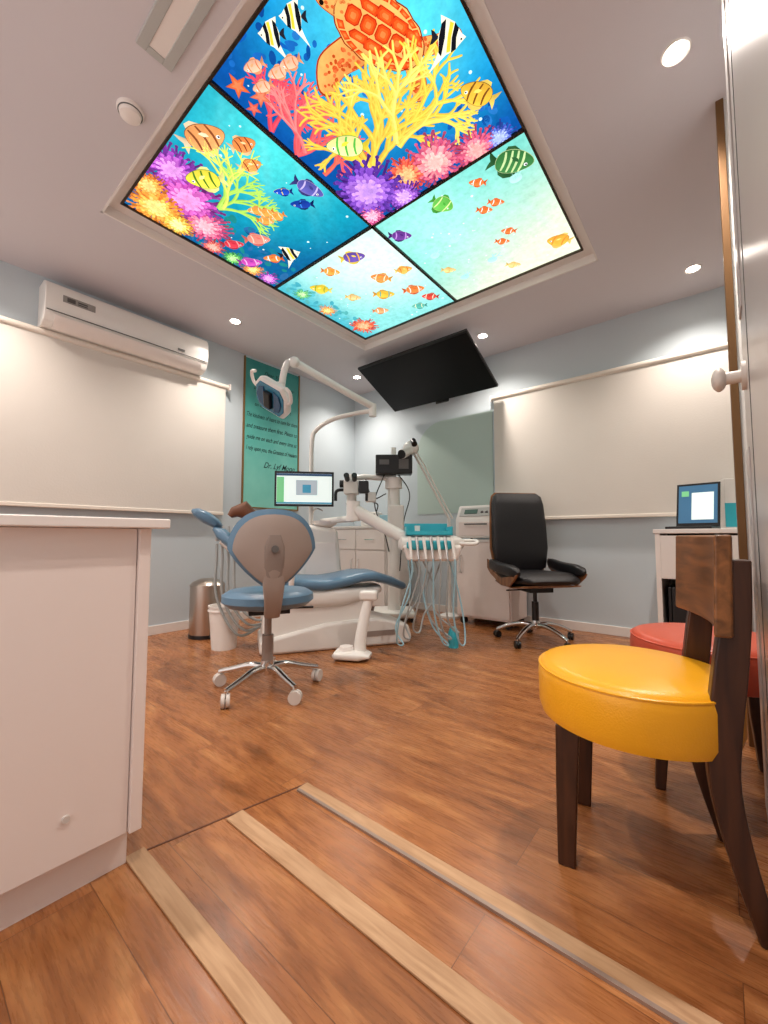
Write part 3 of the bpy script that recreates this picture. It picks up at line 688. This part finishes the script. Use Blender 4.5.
# ---------------------------------------------------------------- dental unit with lamp pole + monitor
e=thing('dental_unit','white dental unit column with monitor, spittoon and lamp pole','dental unit',(-2.82,2.5,0),CA)
q=B(); q.prism([(-.19,0),(.19,0),(.19,.5),(.15,.92),(-.14,.96),(-.19,.6)],-.14,.14); q.done('body',e,M_white2,bevel=.04,seg=4)
q=B(); q.prism([(-.14,.3),(.14,.3),(.14,.55),(.12,.8),(-.12,.8)],-.15,-.14); q.done('front_cover',e,M_white,bevel=.004)
q=B(); q.lathe([(.0,.93),(.05,.93),(.11,.97),(.118,.995),(.105,.985),(.04,.945),(0,.942)],c=(.05,-.03,0),n=32); q.done('spittoon_bowl',e,M_white)
q=B(); q.tube([(-.05,.05,.92),(-.05,.05,1.06),(-.02,.03,1.11),(.03,-.01,1.09)],.008); q.done('cup_filler',e,M_chrome)
bpy.context.view_layer.update(); Li=e.matrix_world.inverted()
def W(p): return tuple(Li@Vector(p))
q=B(); q.tube([W(p) for p in [(-2.87,2.45,.88),(-2.87,2.45,1.3),(-2.87,2.45,1.72),(-2.84,2.48,1.84),(-2.7,2.56,1.93),(-2.5,2.66,1.97),(-2.38,2.72,1.98)]],.02,n=14); q.done('lamp_pole',e,M_white2)
q=B(); q.cyl(W((-2.37,2.725,1.93)),W((-2.37,2.725,2.04)),.034,n=24); q.done('pivot_joint',e,M_white2)
q=B(); q.tube([W((-2.37,2.725,2.02)),W((-2.45,2.46,2.1)),W((-2.59,2.04,2.25))],.03,n=14,smooth=False); q.done('lamp_arm',e,M_white2)
q=B(); q.tube([W(p) for p in [(-2.59,2.04,2.25),(-2.62,1.99,2.25),(-2.635,1.965,2.2),(-2.64,1.95,2.13),(-2.645,1.945,2.07)]],.026,n=12); q.sphere(W((-2.59,2.02,2.25)),.044); q.done('lamp_yoke',e,M_white2)
mc=Vector((-2.75,2.27,1.262)); FWv=Vector((-.635,.773,0)); RT=Vector((.773,.635,0)); n_=(-FWv+RT*.15).normalized(); rt=Vector((-n_.y,n_.x,0))
def board(q,c,w_,h_,d_,n_,rt):
    up=Vector((0,0,1)); c=Vector(c); vs=[]
    for a in(-.5,.5):
        for b_ in(-.5,.5):
            for g in(-.5,.5): vs.append(q.v(W(c+rt*a*w_+n_*b_*d_+up*g*h_)))
    for f in((0,1,3,2),(4,6,7,5),(0,4,5,1),(2,3,7,6),(0,2,6,4),(1,5,7,3)): q.bm.faces.new([vs[i] for i in f])
q=B(); board(q,mc,.5,.3,.03,n_,rt); q.done('monitor_casing',e,M_dark,bevel=.004)
q=B(); board(q,mc+n_*.0165,.465,.262,.002,n_,rt); q.done('monitor_screen',e,mat('screen_glow_white','d4e0dc',.4,emit=.6,var=.02))
q=B(); board(q,mc+n_*.0185+Vector((0,0,.12)),.465,.02,.001,n_,rt); q.done('screen_toolbar',e,mat('screen_dark_blue','28486a',.4,emit=.4))
q=B(); board(q,mc+n_*.0185-rt*.2+Vector((0,0,-.01)),.06,.22,.001,n_,rt); q.done('screen_sidebar',e,mat('screen_green','6fb880',.4,emit=.5))
q=B(); board(q,mc+n_*.0185+rt*.02+Vector((0,0,0.01)),.18,.13,.001,n_,rt); q.done('screen_window',e,mat('screen_grey','a8b4bc',.4,emit=.4))
q=B(); board(q,mc+n_*.0195+rt*.02+Vector((0,0,0.0)),.07,.07,.001,n_,rt); q.done('screen_icon',e,mat('screen_teal','3a8aa8',.4,emit=.4))
q=B(); board(q,mc+n_*.0185+Vector((0,0,-.122)),.465,.014,.001,n_,rt); q.done('screen_taskbar',e,mat('screen_teal','3a8aa8',.4,emit=.4))
q=B(); q.tube([W(mc-n_*.02),W(mc-n_*.1+Vector((0,0,-.02))),W((-2.87,2.45,1.22))],.014,smooth=False); q.done('monitor_arm',e,M_dark)
q=B(); q.tube([W(p) for p in [(-2.88,2.38,.8),(-2.98,2.05,.8),(-2.98,1.75,.82),(-2.86,1.62,.84)]],.014); q.done('assistant_arm',e,M_white2)
q=B(); q.box(W((-2.82,1.6,.84)),(.08,.2,.05)); q.done('suction_holder',e,M_white2,bevel=.01)
for k in range(4):
    x,y=-2.88+.045*k,1.56+.02*k
    q=B(); q.tube([W(p) for p in [(x,y,.8),(x,y,.7),(x-.02+.01*k,y+.02,.4),(x+.05,y+.15,.12+.04*k),(x,y+.4,.14+.03*k),(-2.85,2.3,.25)]],.01,n=8); q.done('suction_hose',e,M_hose)
    q=B(); q.cyl(W((x,y,.82)),W((x,y,.93)),.013,.008,n=12); q.done('suction_tip',e,M_white2 if k%2 else M_lgrey)
q=B(); q.tube([W((-2.8,2.52,.99)),W((-2.55,2.5,1.0)),W((-2.315,2.42,1.0))],.028,n=14); q.done('table_arm',e,M_white2)

# lamp head
e=thing('dental_lamp','compact angular white dental lamp head with blue glass face','lamp',(-2.69,1.885,1.945),0)
zax=-Vector((-.06,-.80,-.56)).normalized()
xax=(RT*.95+Vector((0,0,-.25))); xax=(xax-zax*xax.dot(zax)).normalized(); yax=zax.cross(xax)
rotm=Matrix((( xax.x,yax.x,zax.x,0),(xax.y,yax.y,zax.y,0),(xax.z,yax.z,zax.z,0),(0,0,0,1)))
def hexa(hw,hl,cut): return [(-hw+cut,-hl),(hw-cut,-hl),(hw,-hl+cut*1.3),(hw,hl-cut*1.3),(hw-cut,hl),(-hw+cut,hl),(-hw,hl-cut*1.3),(-hw,-hl+cut*1.3)]
q=B(); q.M=rotm
q.skin([[q.v((a,b,z)) for a,b in hexa(hw,hl,c_)] for hw,hl,c_,z in((.155,.125,.05,-.02),(.172,.142,.055,0),(.16,.13,.05,.045),(.1,.085,.035,.09),(.05,.045,.015,.105))])
q.done('housing',e,M_white2,bevel=.01)
q=B(); q.M=rotm; q.skin([[q.v((a,b,z)) for a,b in hexa(.143,.113,.042)] for z in(-.03,-.018)]); q.done('lens',e,mat('lamp_lens_teal','2c7896',.15,coat=.4),bevel=.003)
for s_ in(-1,1):
    q=B(); q.M=rotm; q.prism([(s_*.05,-.09),(s_*.105,-.07),(s_*.13,0),(s_*.105,.07),(s_*.05,.09)],-.04,-.029,'xy'); q.done('reflector',e,mat('lamp_blue_reflector','174a70',.15,coat=.4),bevel=.003)
    q=B(); q.M=rotm; q.tube([(s_*.16,-.02,.01),(s_*.2,-.06,0),(s_*.2,-.14,-.01),(s_*.16,-.165,-.01)],.013); q.done('handle',e,M_white)
q=B(); q.M=rotm; q.box((0,0,-.045),(.07,.14,.04)); q.done('led_module',e,M_dark,bevel=.01)
q=B(); q.tube([(.02,.04,.07),(.03,.05,.09),(.04,.057,.125)],.034); q.done('swivel_joint',e,M_white2)

# ---------------------------------------------------------------- delivery table
e=thing('instrument_delivery_unit','white and teal dental instrument tray with hanging grey hoses','dental delivery unit',(-1.76,2.72,0),AR)
q=B(); q.pad([(-.25,.80,0,.1,.02),(-.23,.80,0,.16,.055),(-.05,.80,0,.18,.06),(.18,.80,0,.17,.06),(.235,.80,0,.12,.04),(.25,.8,0,.08,.02)]); q.done('housing',e,M_white2)
q=B(); q.prism([(-.19,.67),(.18,.67),(.22,.79),(-.23,.79)],-.19,-.02); q.done('front_panel',e,M_white,bevel=.025,seg=4)
q=B(); q.bx(-.2,.15,-.15,.14,.862,.872); q.bx(-.2,.15,-.15,-.138,.862,.895); q.bx(-.2,.15,.128,.14,.862,.96); q.bx(-.2,-.188,-.15,.14,.862,.93); q.bx(.138,.15,-.15,.14,.862,.93); q.done('tray',e,M_teal,bevel=.003)
q=B(); q.pad([(-.2,.79,0,.01,.02),(-.17,.79,0,.02,.035),(.11,.79,0,.02,.035),(.14,.79,0,.01,.02)],yc=-.195); q.done('front_cover',e,M_teal)
q=B(); q.tube([(.2,-.16,.8),(.3,-.2,.8),(.33,-.12,.82),(.25,-.02,.82)],.014); q.done('grab_handle',e,M_white2)
q=B(); q.lathe([(0,.873),(.02,.873),(.022,.94),(0,.94)],c=(-.1,.05,0),n=16); q.done('cup',e,M_white)
q=B(); q.cyl((-.05,.0,.88),(.1,.04,.88),.006,n=8); q.done('hand_instrument',e,M_chrome)
q=B(); q.cyl((-.08,-.06,.88),(.08,-.04,.88),.006,n=8); q.done('hand_instrument',e,M_chrome)
for k in range(7):
    x=-.18+.052*k
    q=B(); q.cyl((x,-.21,.85),(x+.012,-.26,.69),.013,.009,n=12); q.done('handpiece',e,M_chrome if k%2 else M_white2)
    sw=random.uniform(-.1,.1); sw2=random.uniform(-.12,.14)
    q=B(); lo=.05+.045*(k%3); q.tube([(x+.012,-.26,.69),(x+.014,-.25,.58),(x-.02+sw*.5,-.2,.3),(x+sw,-.14,lo+.03),(x+sw+.05,-.1,lo),(x+sw+sw2,-.05,lo+.12),(x+.02+sw2,-.02,.42),(x,-.04,.69)],.0065,n=8); q.done('hose',e,M_hose if k%3 else M_paleblue)
q=B(); q.tube([(-.2,.06,.84),(-.4,.1,.95),(-.62,.12,1.08)],.05,n=16,smooth=False); q.done('support_arm',e,M_white2)
q=B(); q.cyl((-.2,.06,.76),(-.2,.06,.89),.055); q.done('arm_joint',e,M_white2)
q=B(); q.cyl((-.62,.12,.98),(-.62,.12,1.14),.055); q.done('arm_joint',e,M_white2)
q=B(); q.lathe([(0,.0),(.04,.0),(.042,.1),(.03,.14),(.02,.155),(0,.155)],c=(.17,-.0,0),n=20); q.done('bottle',e,M_teal,label='small teal plastic bottle')

# foot control
e=thing('foot_control','white dental foot pedal with upright handle on the floor','foot pedal',(-2.02,2.11,0),rad(30))
q=B(); q.pad([(-.13,.03,0,.06,.01),(-.11,.035,0,.09,.03),(.06,.035,0,.1,.03),(.13,.03,0,.06,.01)]); q.done('base',e,M_white2)
q=B(); q.cyl((-.04,-.01,.06),(-.04,-.01,.09),.055,.045,n=28); q.done('pedal_disc',e,M_white)
q=B(); q.tube([(.05,.02,.05),(.055,.03,.15),(.08,.07,.32),(.1,.09,.4)],lambda t:.045-.012*t,n=16); q.done('upright',e,M_white2)
q=B(); q.box((.1,.09,.43),(.13,.09,.07)); q.done('upright_cap',e,M_white2,bevel=.02)

# ---------------------------------------------------------------- back cabinets
e=thing('storage_cabinet','low white storage cabinet with drawers against the wall','cabinet',(-3.8,3.55,0))
q=B(); q.bx(0,.9,.02,.48,.06,.95); q.done('body',e,M_white)
q=B(); q.bx(0,.9,.06,.48,0,.06); q.done('plinth',e,M_grey)
q=B(); q.bx(-.01,.915,-.01,.49,.95,.98); q.done('worktop',e,M_white2,bevel=.004)
for k in range(2):
    x=.01+.445*k
    q=B(); q.bx(x,x+.435,0,.02,.08,.69); d=q.done('door',e,M_white,bevel=.003)
    q=B(); q.tube([(x+(.39 if k==0 else .045),-.0,.45),(x+(.39 if k==0 else .045),-.025,.46),(x+(.39 if k==0 else .045),-.025,.58),(x+(.39 if k==0 else .045),0,.59)],.005,n=8,smooth=False); q.done('handle',d,M_chrome)
    q=B(); q.bx(x,x+.435,0,.02,.705,.935); d=q.done('drawer',e,M_white,bevel=.003)
    q=B(); q.tube([(x+.16,0,.82),(x+.16,-.025,.82),(x+.28,-.025,.82),(x+.28,0,.82)],.005,n=8,smooth=False); q.done('handle',d,M_chrome)
e=thing('curing_unit','small white tabletop dental device with black front','dental device',(-3.3,3.78,.98),rad(20))
q=B(); q.box((0,0,.09),(.22,.2,.17)); q.done('housing',e,M_white2,bevel=.02)
q=B(); q.box((0,-.102,.11),(.16,.006,.08)); q.done('display',e,M_dark)
q=B(); q.tube([(.08,-.05,.17),(.1,-.06,.26),(.02,-.06,.3)],.008); q.done('holder',e,M_dark)
e=thing('glove_box','small pale blue carton of gloves on the cabinet','box',(-3.03,3.78,.98),rad(25))
q=B(); q.box((0,0,.065),(.2,.11,.13)); q.done('carton',e,M_paleblue,bevel=.004)
q=B(); q.lathe([(0,0),(.035,0),(.05,.004),(.035,.006),(0,.006)],c=(0,0,.13),sy=.6,n=20); q.done('opening_rim',e,M_white)

# ---------------------------------------------------------------- microscope on a rolling stand
e=thing('dental_microscope','white floor-standing dental microscope with black light box','microscope',(-2.66,3.4,0),AR)
q=B(); q.box((0,0,.07),(.42,.42,.06)); q.done('base',e,M_white2,bevel=.02)
for a in(-1,1):
    for b_ in(-1,1):
        q=B(); caster(q,(a*.18,b_*.18,0),.022); q.done('caster',e,M_dark)
q=B(); q.cyl((0,0,.1),(0,0,1.48),.065); q.cyl((0,0,1.45),(0,0,1.8),.026); q.done('column',e,M_white2)
q=B(); q.cyl((0,0,1.36),(0,0,1.47),.09,n=28); q.done('column_collar',e,M_white)
q=B(); q.box((0,-.07,1.6),(.38,.16,.2)); q.done('light_source',e,M_dark,bevel=.012)
q=B(); q.box((.1,-.153,1.6),(.1,.006,.1)); q.done('control_face',e,M_greyd)
q=B(); q.box((-.1,-.153,1.62),(.1,.006,.05)); q.done('label_plate',e,M_greyd)
q=B(); q.box((.02,-.09,1.05),(.16,.09,.26)); q.done('power_supply',e,M_white2,bevel=.015)
q=B(); q.tube([(0,0,1.48),(-.16,-.04,1.47),(-.3,-.06,1.48),(-.42,-.08,1.46)],.03,smooth=False); q.done('arm',e,M_white2)
q=B(); q.cyl((-.44,-.08,1.5),(-.44,-.08,1.17),.04,.055); q.box((-.44,-.1,1.36),(.15,.15,.14)); q.done('optics_head',e,M_white2,bevel=.008)
q=B(); q.cyl((-.44,-.08,1.2),(-.44,-.08,1.14),.058,.05); q.done('objective_ring',e,M_dark)
for s_ in(-1,1):
    q=B(); q.cyl((-.44+s_*.035,-.13,1.42),(-.44+s_*.04,-.25,1.47),.024,.028,n=18); q.done('eyepiece',e,M_dark)
    q=B(); q.tube([(-.44+s_*.06,-.1,1.34),(-.44+s_*.15,-.13,1.32),(-.44+s_*.16,-.13,1.22)],.017); q.done('handle',e,M_dark)
q=B(); q.box((-.31,-.14,1.36),(.1,.08,.13)); q.done('camera_module',e,M_dark,bevel=.01)
q=B(); q.cyl((-.56,-.1,1.4),(-.5,-.1,1.4),.04); q.done('focus_knob',e,M_dark)
q=B(); q.box((-.24,-.1,1.26),(.11,.08,.1)); q.done('filter_unit',e,M_white2,bevel=.01)
for pts in ([(.02,-.02,1.55),(.16,-.12,1.3),(.1,-.09,1.0),(.06,-.06,.5)],[(-.3,-.06,1.47),(-.22,-.12,1.25),(-.08,-.08,1.3)],[(-.1,-.08,1.5),(-.2,-.1,1.2),(-.1,-.1,.9),(-.05,-.06,.7)]):
    q=B(); q.tube(pts,.006,n=6); q.done('cable',e,M_dark)

# x-ray unit
e=thing('xray_unit','white dental x-ray head on a thin articulated arm','x-ray machine',(-2.42,3.58,0),AR)
q=B(); q.cyl((.3,.12,.03),(.3,.12,1.05),.018); q.done('stand',e,M_white2)
q=B(); q.lathe([(0,0),(.11,0),(.11,.02),(.04,.045),(0,.045)],c=(.3,.12,0)); q.done('base',e,M_white2)
q=B(); q.tube([(.3,.12,1.05),(-.02,0,1.62),(-.1,-.05,1.75)],.014,smooth=False); q.tube([(.34,.12,1.05),(.02,0,1.62),(-.08,-.05,1.77)],.009,smooth=False); q.done('scissor_arm',e,M_white2)
q=B(); q.sphere((-.12,-.06,1.78),(.085,.085,.075)); q.cyl((-.12,-.08,1.76),(-.22,-.2,1.69),.045,.05); q.done('tube_head',e,M_white2)
q=B(); q.cyl((-.22,-.2,1.69),(-.226,-.207,1.686),.045,n=24); q.done('aperture_ring',e,M_dark)
q=B(); q.cyl((-.1,-.1,1.85),(-.09,-.16,1.8),.03); q.done('head_dial',e,M_dark)

# ---------------------------------------------------------------- sterilizer on equipment cart
e=thing('equipment_cart','cream white equipment cart on casters carrying the sterilizer','cart',(-2.05,3.64,0))
q=B(); q.bx(0,.56,.0,.38,.07,.8); q.done('body',e,M_cream,bevel=.006)
q=B(); q.bx(-.01,.57,-.01,.39,.8,.825); q.done('top',e,M_white,bevel=.004)
q=B(); q.bx(.015,.545,-.014,0,.09,.785); d=q.done('door',e,M_cream,bevel=.004)
q=B(); q.tube([(.06,-.014,.5),(.06,-.04,.51),(.06,-.04,.66),(.06,-.014,.67)],.006,n=8,smooth=False); q.done('handle',d,M_chrome)
for a in(.05,.51):
    for b_ in(.05,.33):
        q=B(); caster(q,(a,b_,0),.033); q.cyl((a,b_,.03),(a,b_,.07),.01,n=8); q.done('caster',e,M_dark)
e=thing('autoclave','white tabletop sterilizer with slanted control panel','sterilizer',(-2.07,3.66,.826))
q=B(); q.prism([(0,.015),(.31,.015),(.31,.34),(.08,.34),(.0,.2)],0,.46,'yz'); q.done('housing',e,M_white2,bevel=.012)
q=B(); q.box((.23,.034,.272),(.38,.006,.1),(rad(-30),0,0)); q.done('control_panel',e,M_lgrey,bevel=.003)
q=B(); q.box((.16,.029,.276),(.14,.006,.05),(rad(-30),0,0)); q.done('display',e,mat('display_green_grey','3e5a50',.3,emit=.15),bevel=.002)
for k in range(3):
    q=B(); q.cyl((.28+.05*k,.036,.27),(.28+.05*k,.02,.262),.014,n=14); q.done('button',e,M_greyd)
q=B(); q.box((.23,-.004,.105),(.38,.01,.14)); q.done('door',e,M_cream,bevel=.004)
q=B(); q.tube([(.12,-.008,.15),(.12,-.035,.15),(.34,-.035,.15),(.34,-.008,.15)],.007,n=8,smooth=False); q.done('door_handle',e,M_greyd)
for a in(.04,.42):
    for b_ in(.04,.27):
        q=B(); q.cyl((a,b_,0),(a,b_,.02),.014,n=12); q.done('foot',e,M_dark)

# ---------------------------------------------------------------- office chair
e=thing('office_chair','black leather executive swivel chair with bentwood shell','office chair',(-1.2,3.42,0),math.atan2(-.66,.75))
starbase(e,.31,M_chrome,M_dark,hub=.13,off=.3,cr=.028)
q=B(); q.cyl((0,0,.15),(0,0,.32),.028); q.cyl((0,0,.3),(0,0,.43),.016); q.done('gas_lift',e,M_dark)
q=B(); q.box((0,0,.425),(.22,.2,.04)); q.cyl((.0,.0,.42),(.02,-.26,.42),.006,n=8); q.done('tilt_mechanism',e,M_dark,bevel=.01)
q=B(); q.pad([(-.24,.5,.5,.2,.006),(-.2,.475,.2,.255,.01),(-.05,.455,0,.27,.01),(.15,.455,0,.27,.01),(.25,.47,.15,.25,.008)],n=32); q.done('seat_shell',e,M_shellwood,label='walnut bentwood seat shell')
q=B(); q.pad([(-.23,.51,0,.18,.02),(-.2,.52,0,.245,.045),(-.02,.515,0,.258,.055),(.16,.52,0,.258,.055),(.25,.51,-.2,.24,.035),(.275,.5,-.3,.18,.012)]); q.done('seat_cushion',e,M_leather)
q=B(); q.pad([(-.2,.46,2.2,.17,.006),(-.258,.56,1.85,.235,.012),(-.278,.75,1.64,.266,.012),(-.288,.95,1.6,.262,.012),(-.302,1.15,1.65,.25,.012),(-.31,1.22,1.65,.235,.01),(-.315,1.25,1.65,.2,.006)],n=36,e=5); q.done('back_shell',e,M_shellwood,label='walnut bentwood back shell')
q=B(); q.pad([(-.21,.55,1.65,.17,.012),(-.22,.58,1.65,.225,.035),(-.235,.75,1.63,.256,.04),(-.25,.95,1.62,.253,.038),(-.27,1.14,1.65,.243,.036),(-.28,1.21,1.66,.228,.028),(-.284,1.24,1.66,.195,.01)],e=5); q.done('backrest',e,M_leather)
for s_ in(-1,1):
    q=B(); q.pad([(-.25,.64,-.5,.012,.02),(-.2,.615,-.2,.03,.045),(-.05,.595,0,.034,.045),(.15,.585,-.05,.036,.045),(.23,.575,-.15,.03,.035),(.26,.57,-.2,.014,.015)],yc=s_*.275); q.done('armrest',e,M_leather)
    q=B(); q.prism([(-.27,.58),(-.2,.535),(0,.46),(.14,.46),(.24,.53),(.265,.565),(.2,.55),(.0,.52),(-.15,.56),(-.27,.66)],s_*.29-.008,s_*.29+.008); q.done('side_shell',e,M_shellwood,bevel=.004)

# ---------------------------------------------------------------- round upholstered chairs
def roundseat(e,m,z0=.345):
    q=B(); q.lathe([(0,z0),(.21,z0),(.232,z0+.008),(.239,z0+.03),(.24,.46),(.237,.482),(.226,.495),(.205,.501),(.1,.505),(0,.505)],n=64); q.done('seat',e,m)
    q=B(); q.tube([(math.cos(2*math.pi*i/40)*.236,math.sin(2*math.pi*i/40)*.236,.484) for i in range(40)],.0035,n=6,k=2,closed=True); q.done('piping',e,m)
    q=B(); q.lathe([(0,z0-.012),(.15,z0-.012),(.15,z0+.001),(0,z0+.001)],n=40); q.done('seat_frame',e,M_walnut)
def legplate(e,pts,yc,w_,m,name='leg'):
    q=B(); rings=[]
    for x,z,t in pts: rings.append([q.v((x-t/2,yc-w_/2,z)),q.v((x+t/2,yc-w_/2,z)),q.v((x+t/2,yc+w_/2,z)),q.v((x-t/2,yc+w_/2,z))])
    q.skin(rings); return q.done(name,e,m,bevel=.005)
e=thing('round_chair','dark wooden chair with round yellow vinyl seat and curved back','chair',(-.207,1.33,0),math.atan2(-.20,-.98))
roundseat(e,M_yellow,.35)
for s_,fy in((-1,-.165),(1,.125)):
    legplate(e,[(.165 if s_>0 else .135,0,.042),(.16 if s_>0 else .13,.2,.052),(.155 if s_>0 else .125,.355,.058)],fy,.04,M_walnut)
    pts=catmull([(-.228,0,.042),(-.188,.15,.048),(-.162,.3,.056),(-.165,.42,.062),(-.18,.55,.062),(-.195,.68,.054),(-.207,.80,.038)],4)
    legplate(e,[(p.x,p.y,p.z) for p in pts],s_*.168,.034,M_walnut)
q=B(); rings=[]
for i in range(17):
    y=-.2+.44*i/16; xx=-.2-.03*(1-(y/.21)**2)+.035
    rings.append([q.v((xx-.016,-y,.63)),q.v((xx+.018,-y,.63)),q.v((xx+.01,-y,.855)),q.v((xx-.022,-y,.855))])
q.skin(rings); q.done('backrest',e,M_walnut_y,bevel=.006)
e=thing('round_stool','dark wooden stool with round red orange vinyl seat','stool',(-.05,1.89,0),rad(10))
roundseat(e,M_red,.36)
for a in(-1,1):
    for b_ in(-1,1): legplate(e,[(a*.17,0,.03),(a*.155,.2,.04),(a*.15,.365,.045)],b_*.15,.034,M_walnut)

# ---------------------------------------------------------------- desk with laptop
e=thing('side_desk','small white desk against the wall holding a laptop','desk',(-.37,3.46,0))
q=B(); q.bx(0,1.1,-.01,.57,.875,.905); q.done('worktop',e,M_white,bevel=.004)
for a in((.01,.04),(1.06,1.09)):
    q=B(); q.bx(a[0],a[1],0,.56,0,.875); q.done('side_panel',e,M_white)
q=B(); q.bx(.04,1.06,.0,.02,.56,.86); q.done('drawer',e,M_white,bevel=.003)
q=B(); q.bx(.04,1.06,.53,.55,.05,.875); q.done('back_panel',e,M_greyd)
e=thing('storage_box','black open storage box under the desk','box',(-.1,3.65,0))
q=B(); q.bx(-.2,.2,-.15,.2,0,.02); q.bx(-.2,-.18,-.15,.2,.02,.5); q.bx(.18,.2,-.15,.2,.02,.5); q.bx(-.18,.18,.18,.2,.02,.5); q.bx(-.18,.18,-.15,-.13,.02,.5); q.done('shell',e,M_dark,bevel=.006)
q=B(); q.tube([(-.05,-.155,.42),(-.05,-.175,.42),(.05,-.175,.42),(.05,-.155,.42)],.006,smooth=False,n=8); q.done('handle',e,M_dark)
e=thing('laptop','open black laptop showing a program window','laptop',(-.13,3.68,.906),rad(-14))
q=B(); q.box((0,-.09,.009),(.27,.19,.018)); q.done('base',e,M_dark,bevel=.004)
q=B(); q.box((0,-.09,.0185),(.24,.12,.002)); q.done('keyboard',e,M_greyd)
ti=rad(-10); ty,tz=math.sin(-ti),math.cos(ti)
def LS(u,v,off): return (u,.02+ty*v-off*tz,.015+tz*v)
for nm,u,v,w_,h_,off,mt in (('lid',0,.165,.26,.32,0,M_dark),('screen',0,.17,.232,.28,.007,mat('screen_blue','3c6a8c',.3,emit=.35)),('screen_window',.03,.155,.13,.2,.009,mat('screen_glow_white','d4e0dc',.4,emit=.55,var=.02)),('screen_icon',-.075,.25,.045,.04,.009,mat('screen_green','5fa860',.4,emit=.5))):
    q=B(); q.box(LS(u,v,off),(w_,.012 if nm=='lid' else .002,h_),(ti,0,0)); q.done(nm,e,mt,bevel=.003 if nm=='lid' else 0)
e=thing('tissue_box','tall teal and white carton standing beside the laptop','box',(.08,3.86,.906),rad(15))
q=B(); q.box((0,0,.18),(.13,.12,.36)); q.done('carton',e,M_white2,bevel=.004)
q=B(); q.box((0,-.0615,.1),(.132,.002,.17)); q.done('printed_band',e,M_teal)

# ---------------------------------------------------------------- bins
e=thing('pedal_bin','brushed steel cylindrical pedal bin','trash bin',(-3.46,1.8,0))
q=B(); q.lathe([(0,.01),(.14,.01),(.142,.03),(.14,.43),(0,.43)],n=40); q.done('body',e,M_steel)
q=B(); q.lathe([(0,.495),(.06,.49),(.12,.465),(.144,.44),(.144,.43),(0,.43)],n=40); q.done('lid',e,M_steel)
q=B(); q.lathe([(0,0),(.146,0),(.146,.03),(0,.03)],n=40); q.done('base_ring',e,M_dark)
q=B(); q.box((.15,-.03,.02),(.06,.05,.012)); q.done('pedal',e,M_dark,bevel=.003)
e=thing('waste_bucket','white round plastic waste bucket','trash bin',(-2.98,1.69,0)); e.scale=(.95,.95,.95)
q=B(); q.lathe([(0,0),(.095,0),(.12,.33),(.126,.335),(.126,.345),(.114,.345),(.09,.01),(0,.012)],n=36); q.done('body',e,M_white2)
q=B(); q.lathe([(.121,.3),(.128,.302),(.128,.31),(.121,.312)],n=36); q.done('rim',e,M_white)

# ---------------------------------------------------------------- world, camera, view
wd=bpy.data.worlds.new('soft_warm_fill'); wd.use_nodes=True; SC.world=wd  # warm world light added as fill, coming in through the open front
wd.node_tree.nodes['Background'].inputs[0].default_value=(1,.9,.86,1); wd.node_tree.nodes['Background'].inputs[1].default_value=.95
cam=bpy.data.cameras.new('camera'); co=bpy.data.objects.new('camera',cam); COL.objects.link(co); SC.camera=co
cam.sensor_fit='VERTICAL'; cam.sensor_height=36; cam.lens=36*409/1024; cam.clip_start=.01
co.location=(0,0,.85)
s,c_=math.sin(rad(39.4)),math.cos(rad(39.4)); p=rad(3.5)
Fv=Vector((-s*math.cos(p),c_*math.cos(p),math.sin(p)))
co.rotation_euler=Fv.to_track_quat('-Z','Y').to_euler()
SC.view_settings.view_transform='Standard'
SC.view_settings.look='None'
SC.view_settings.exposure=.38
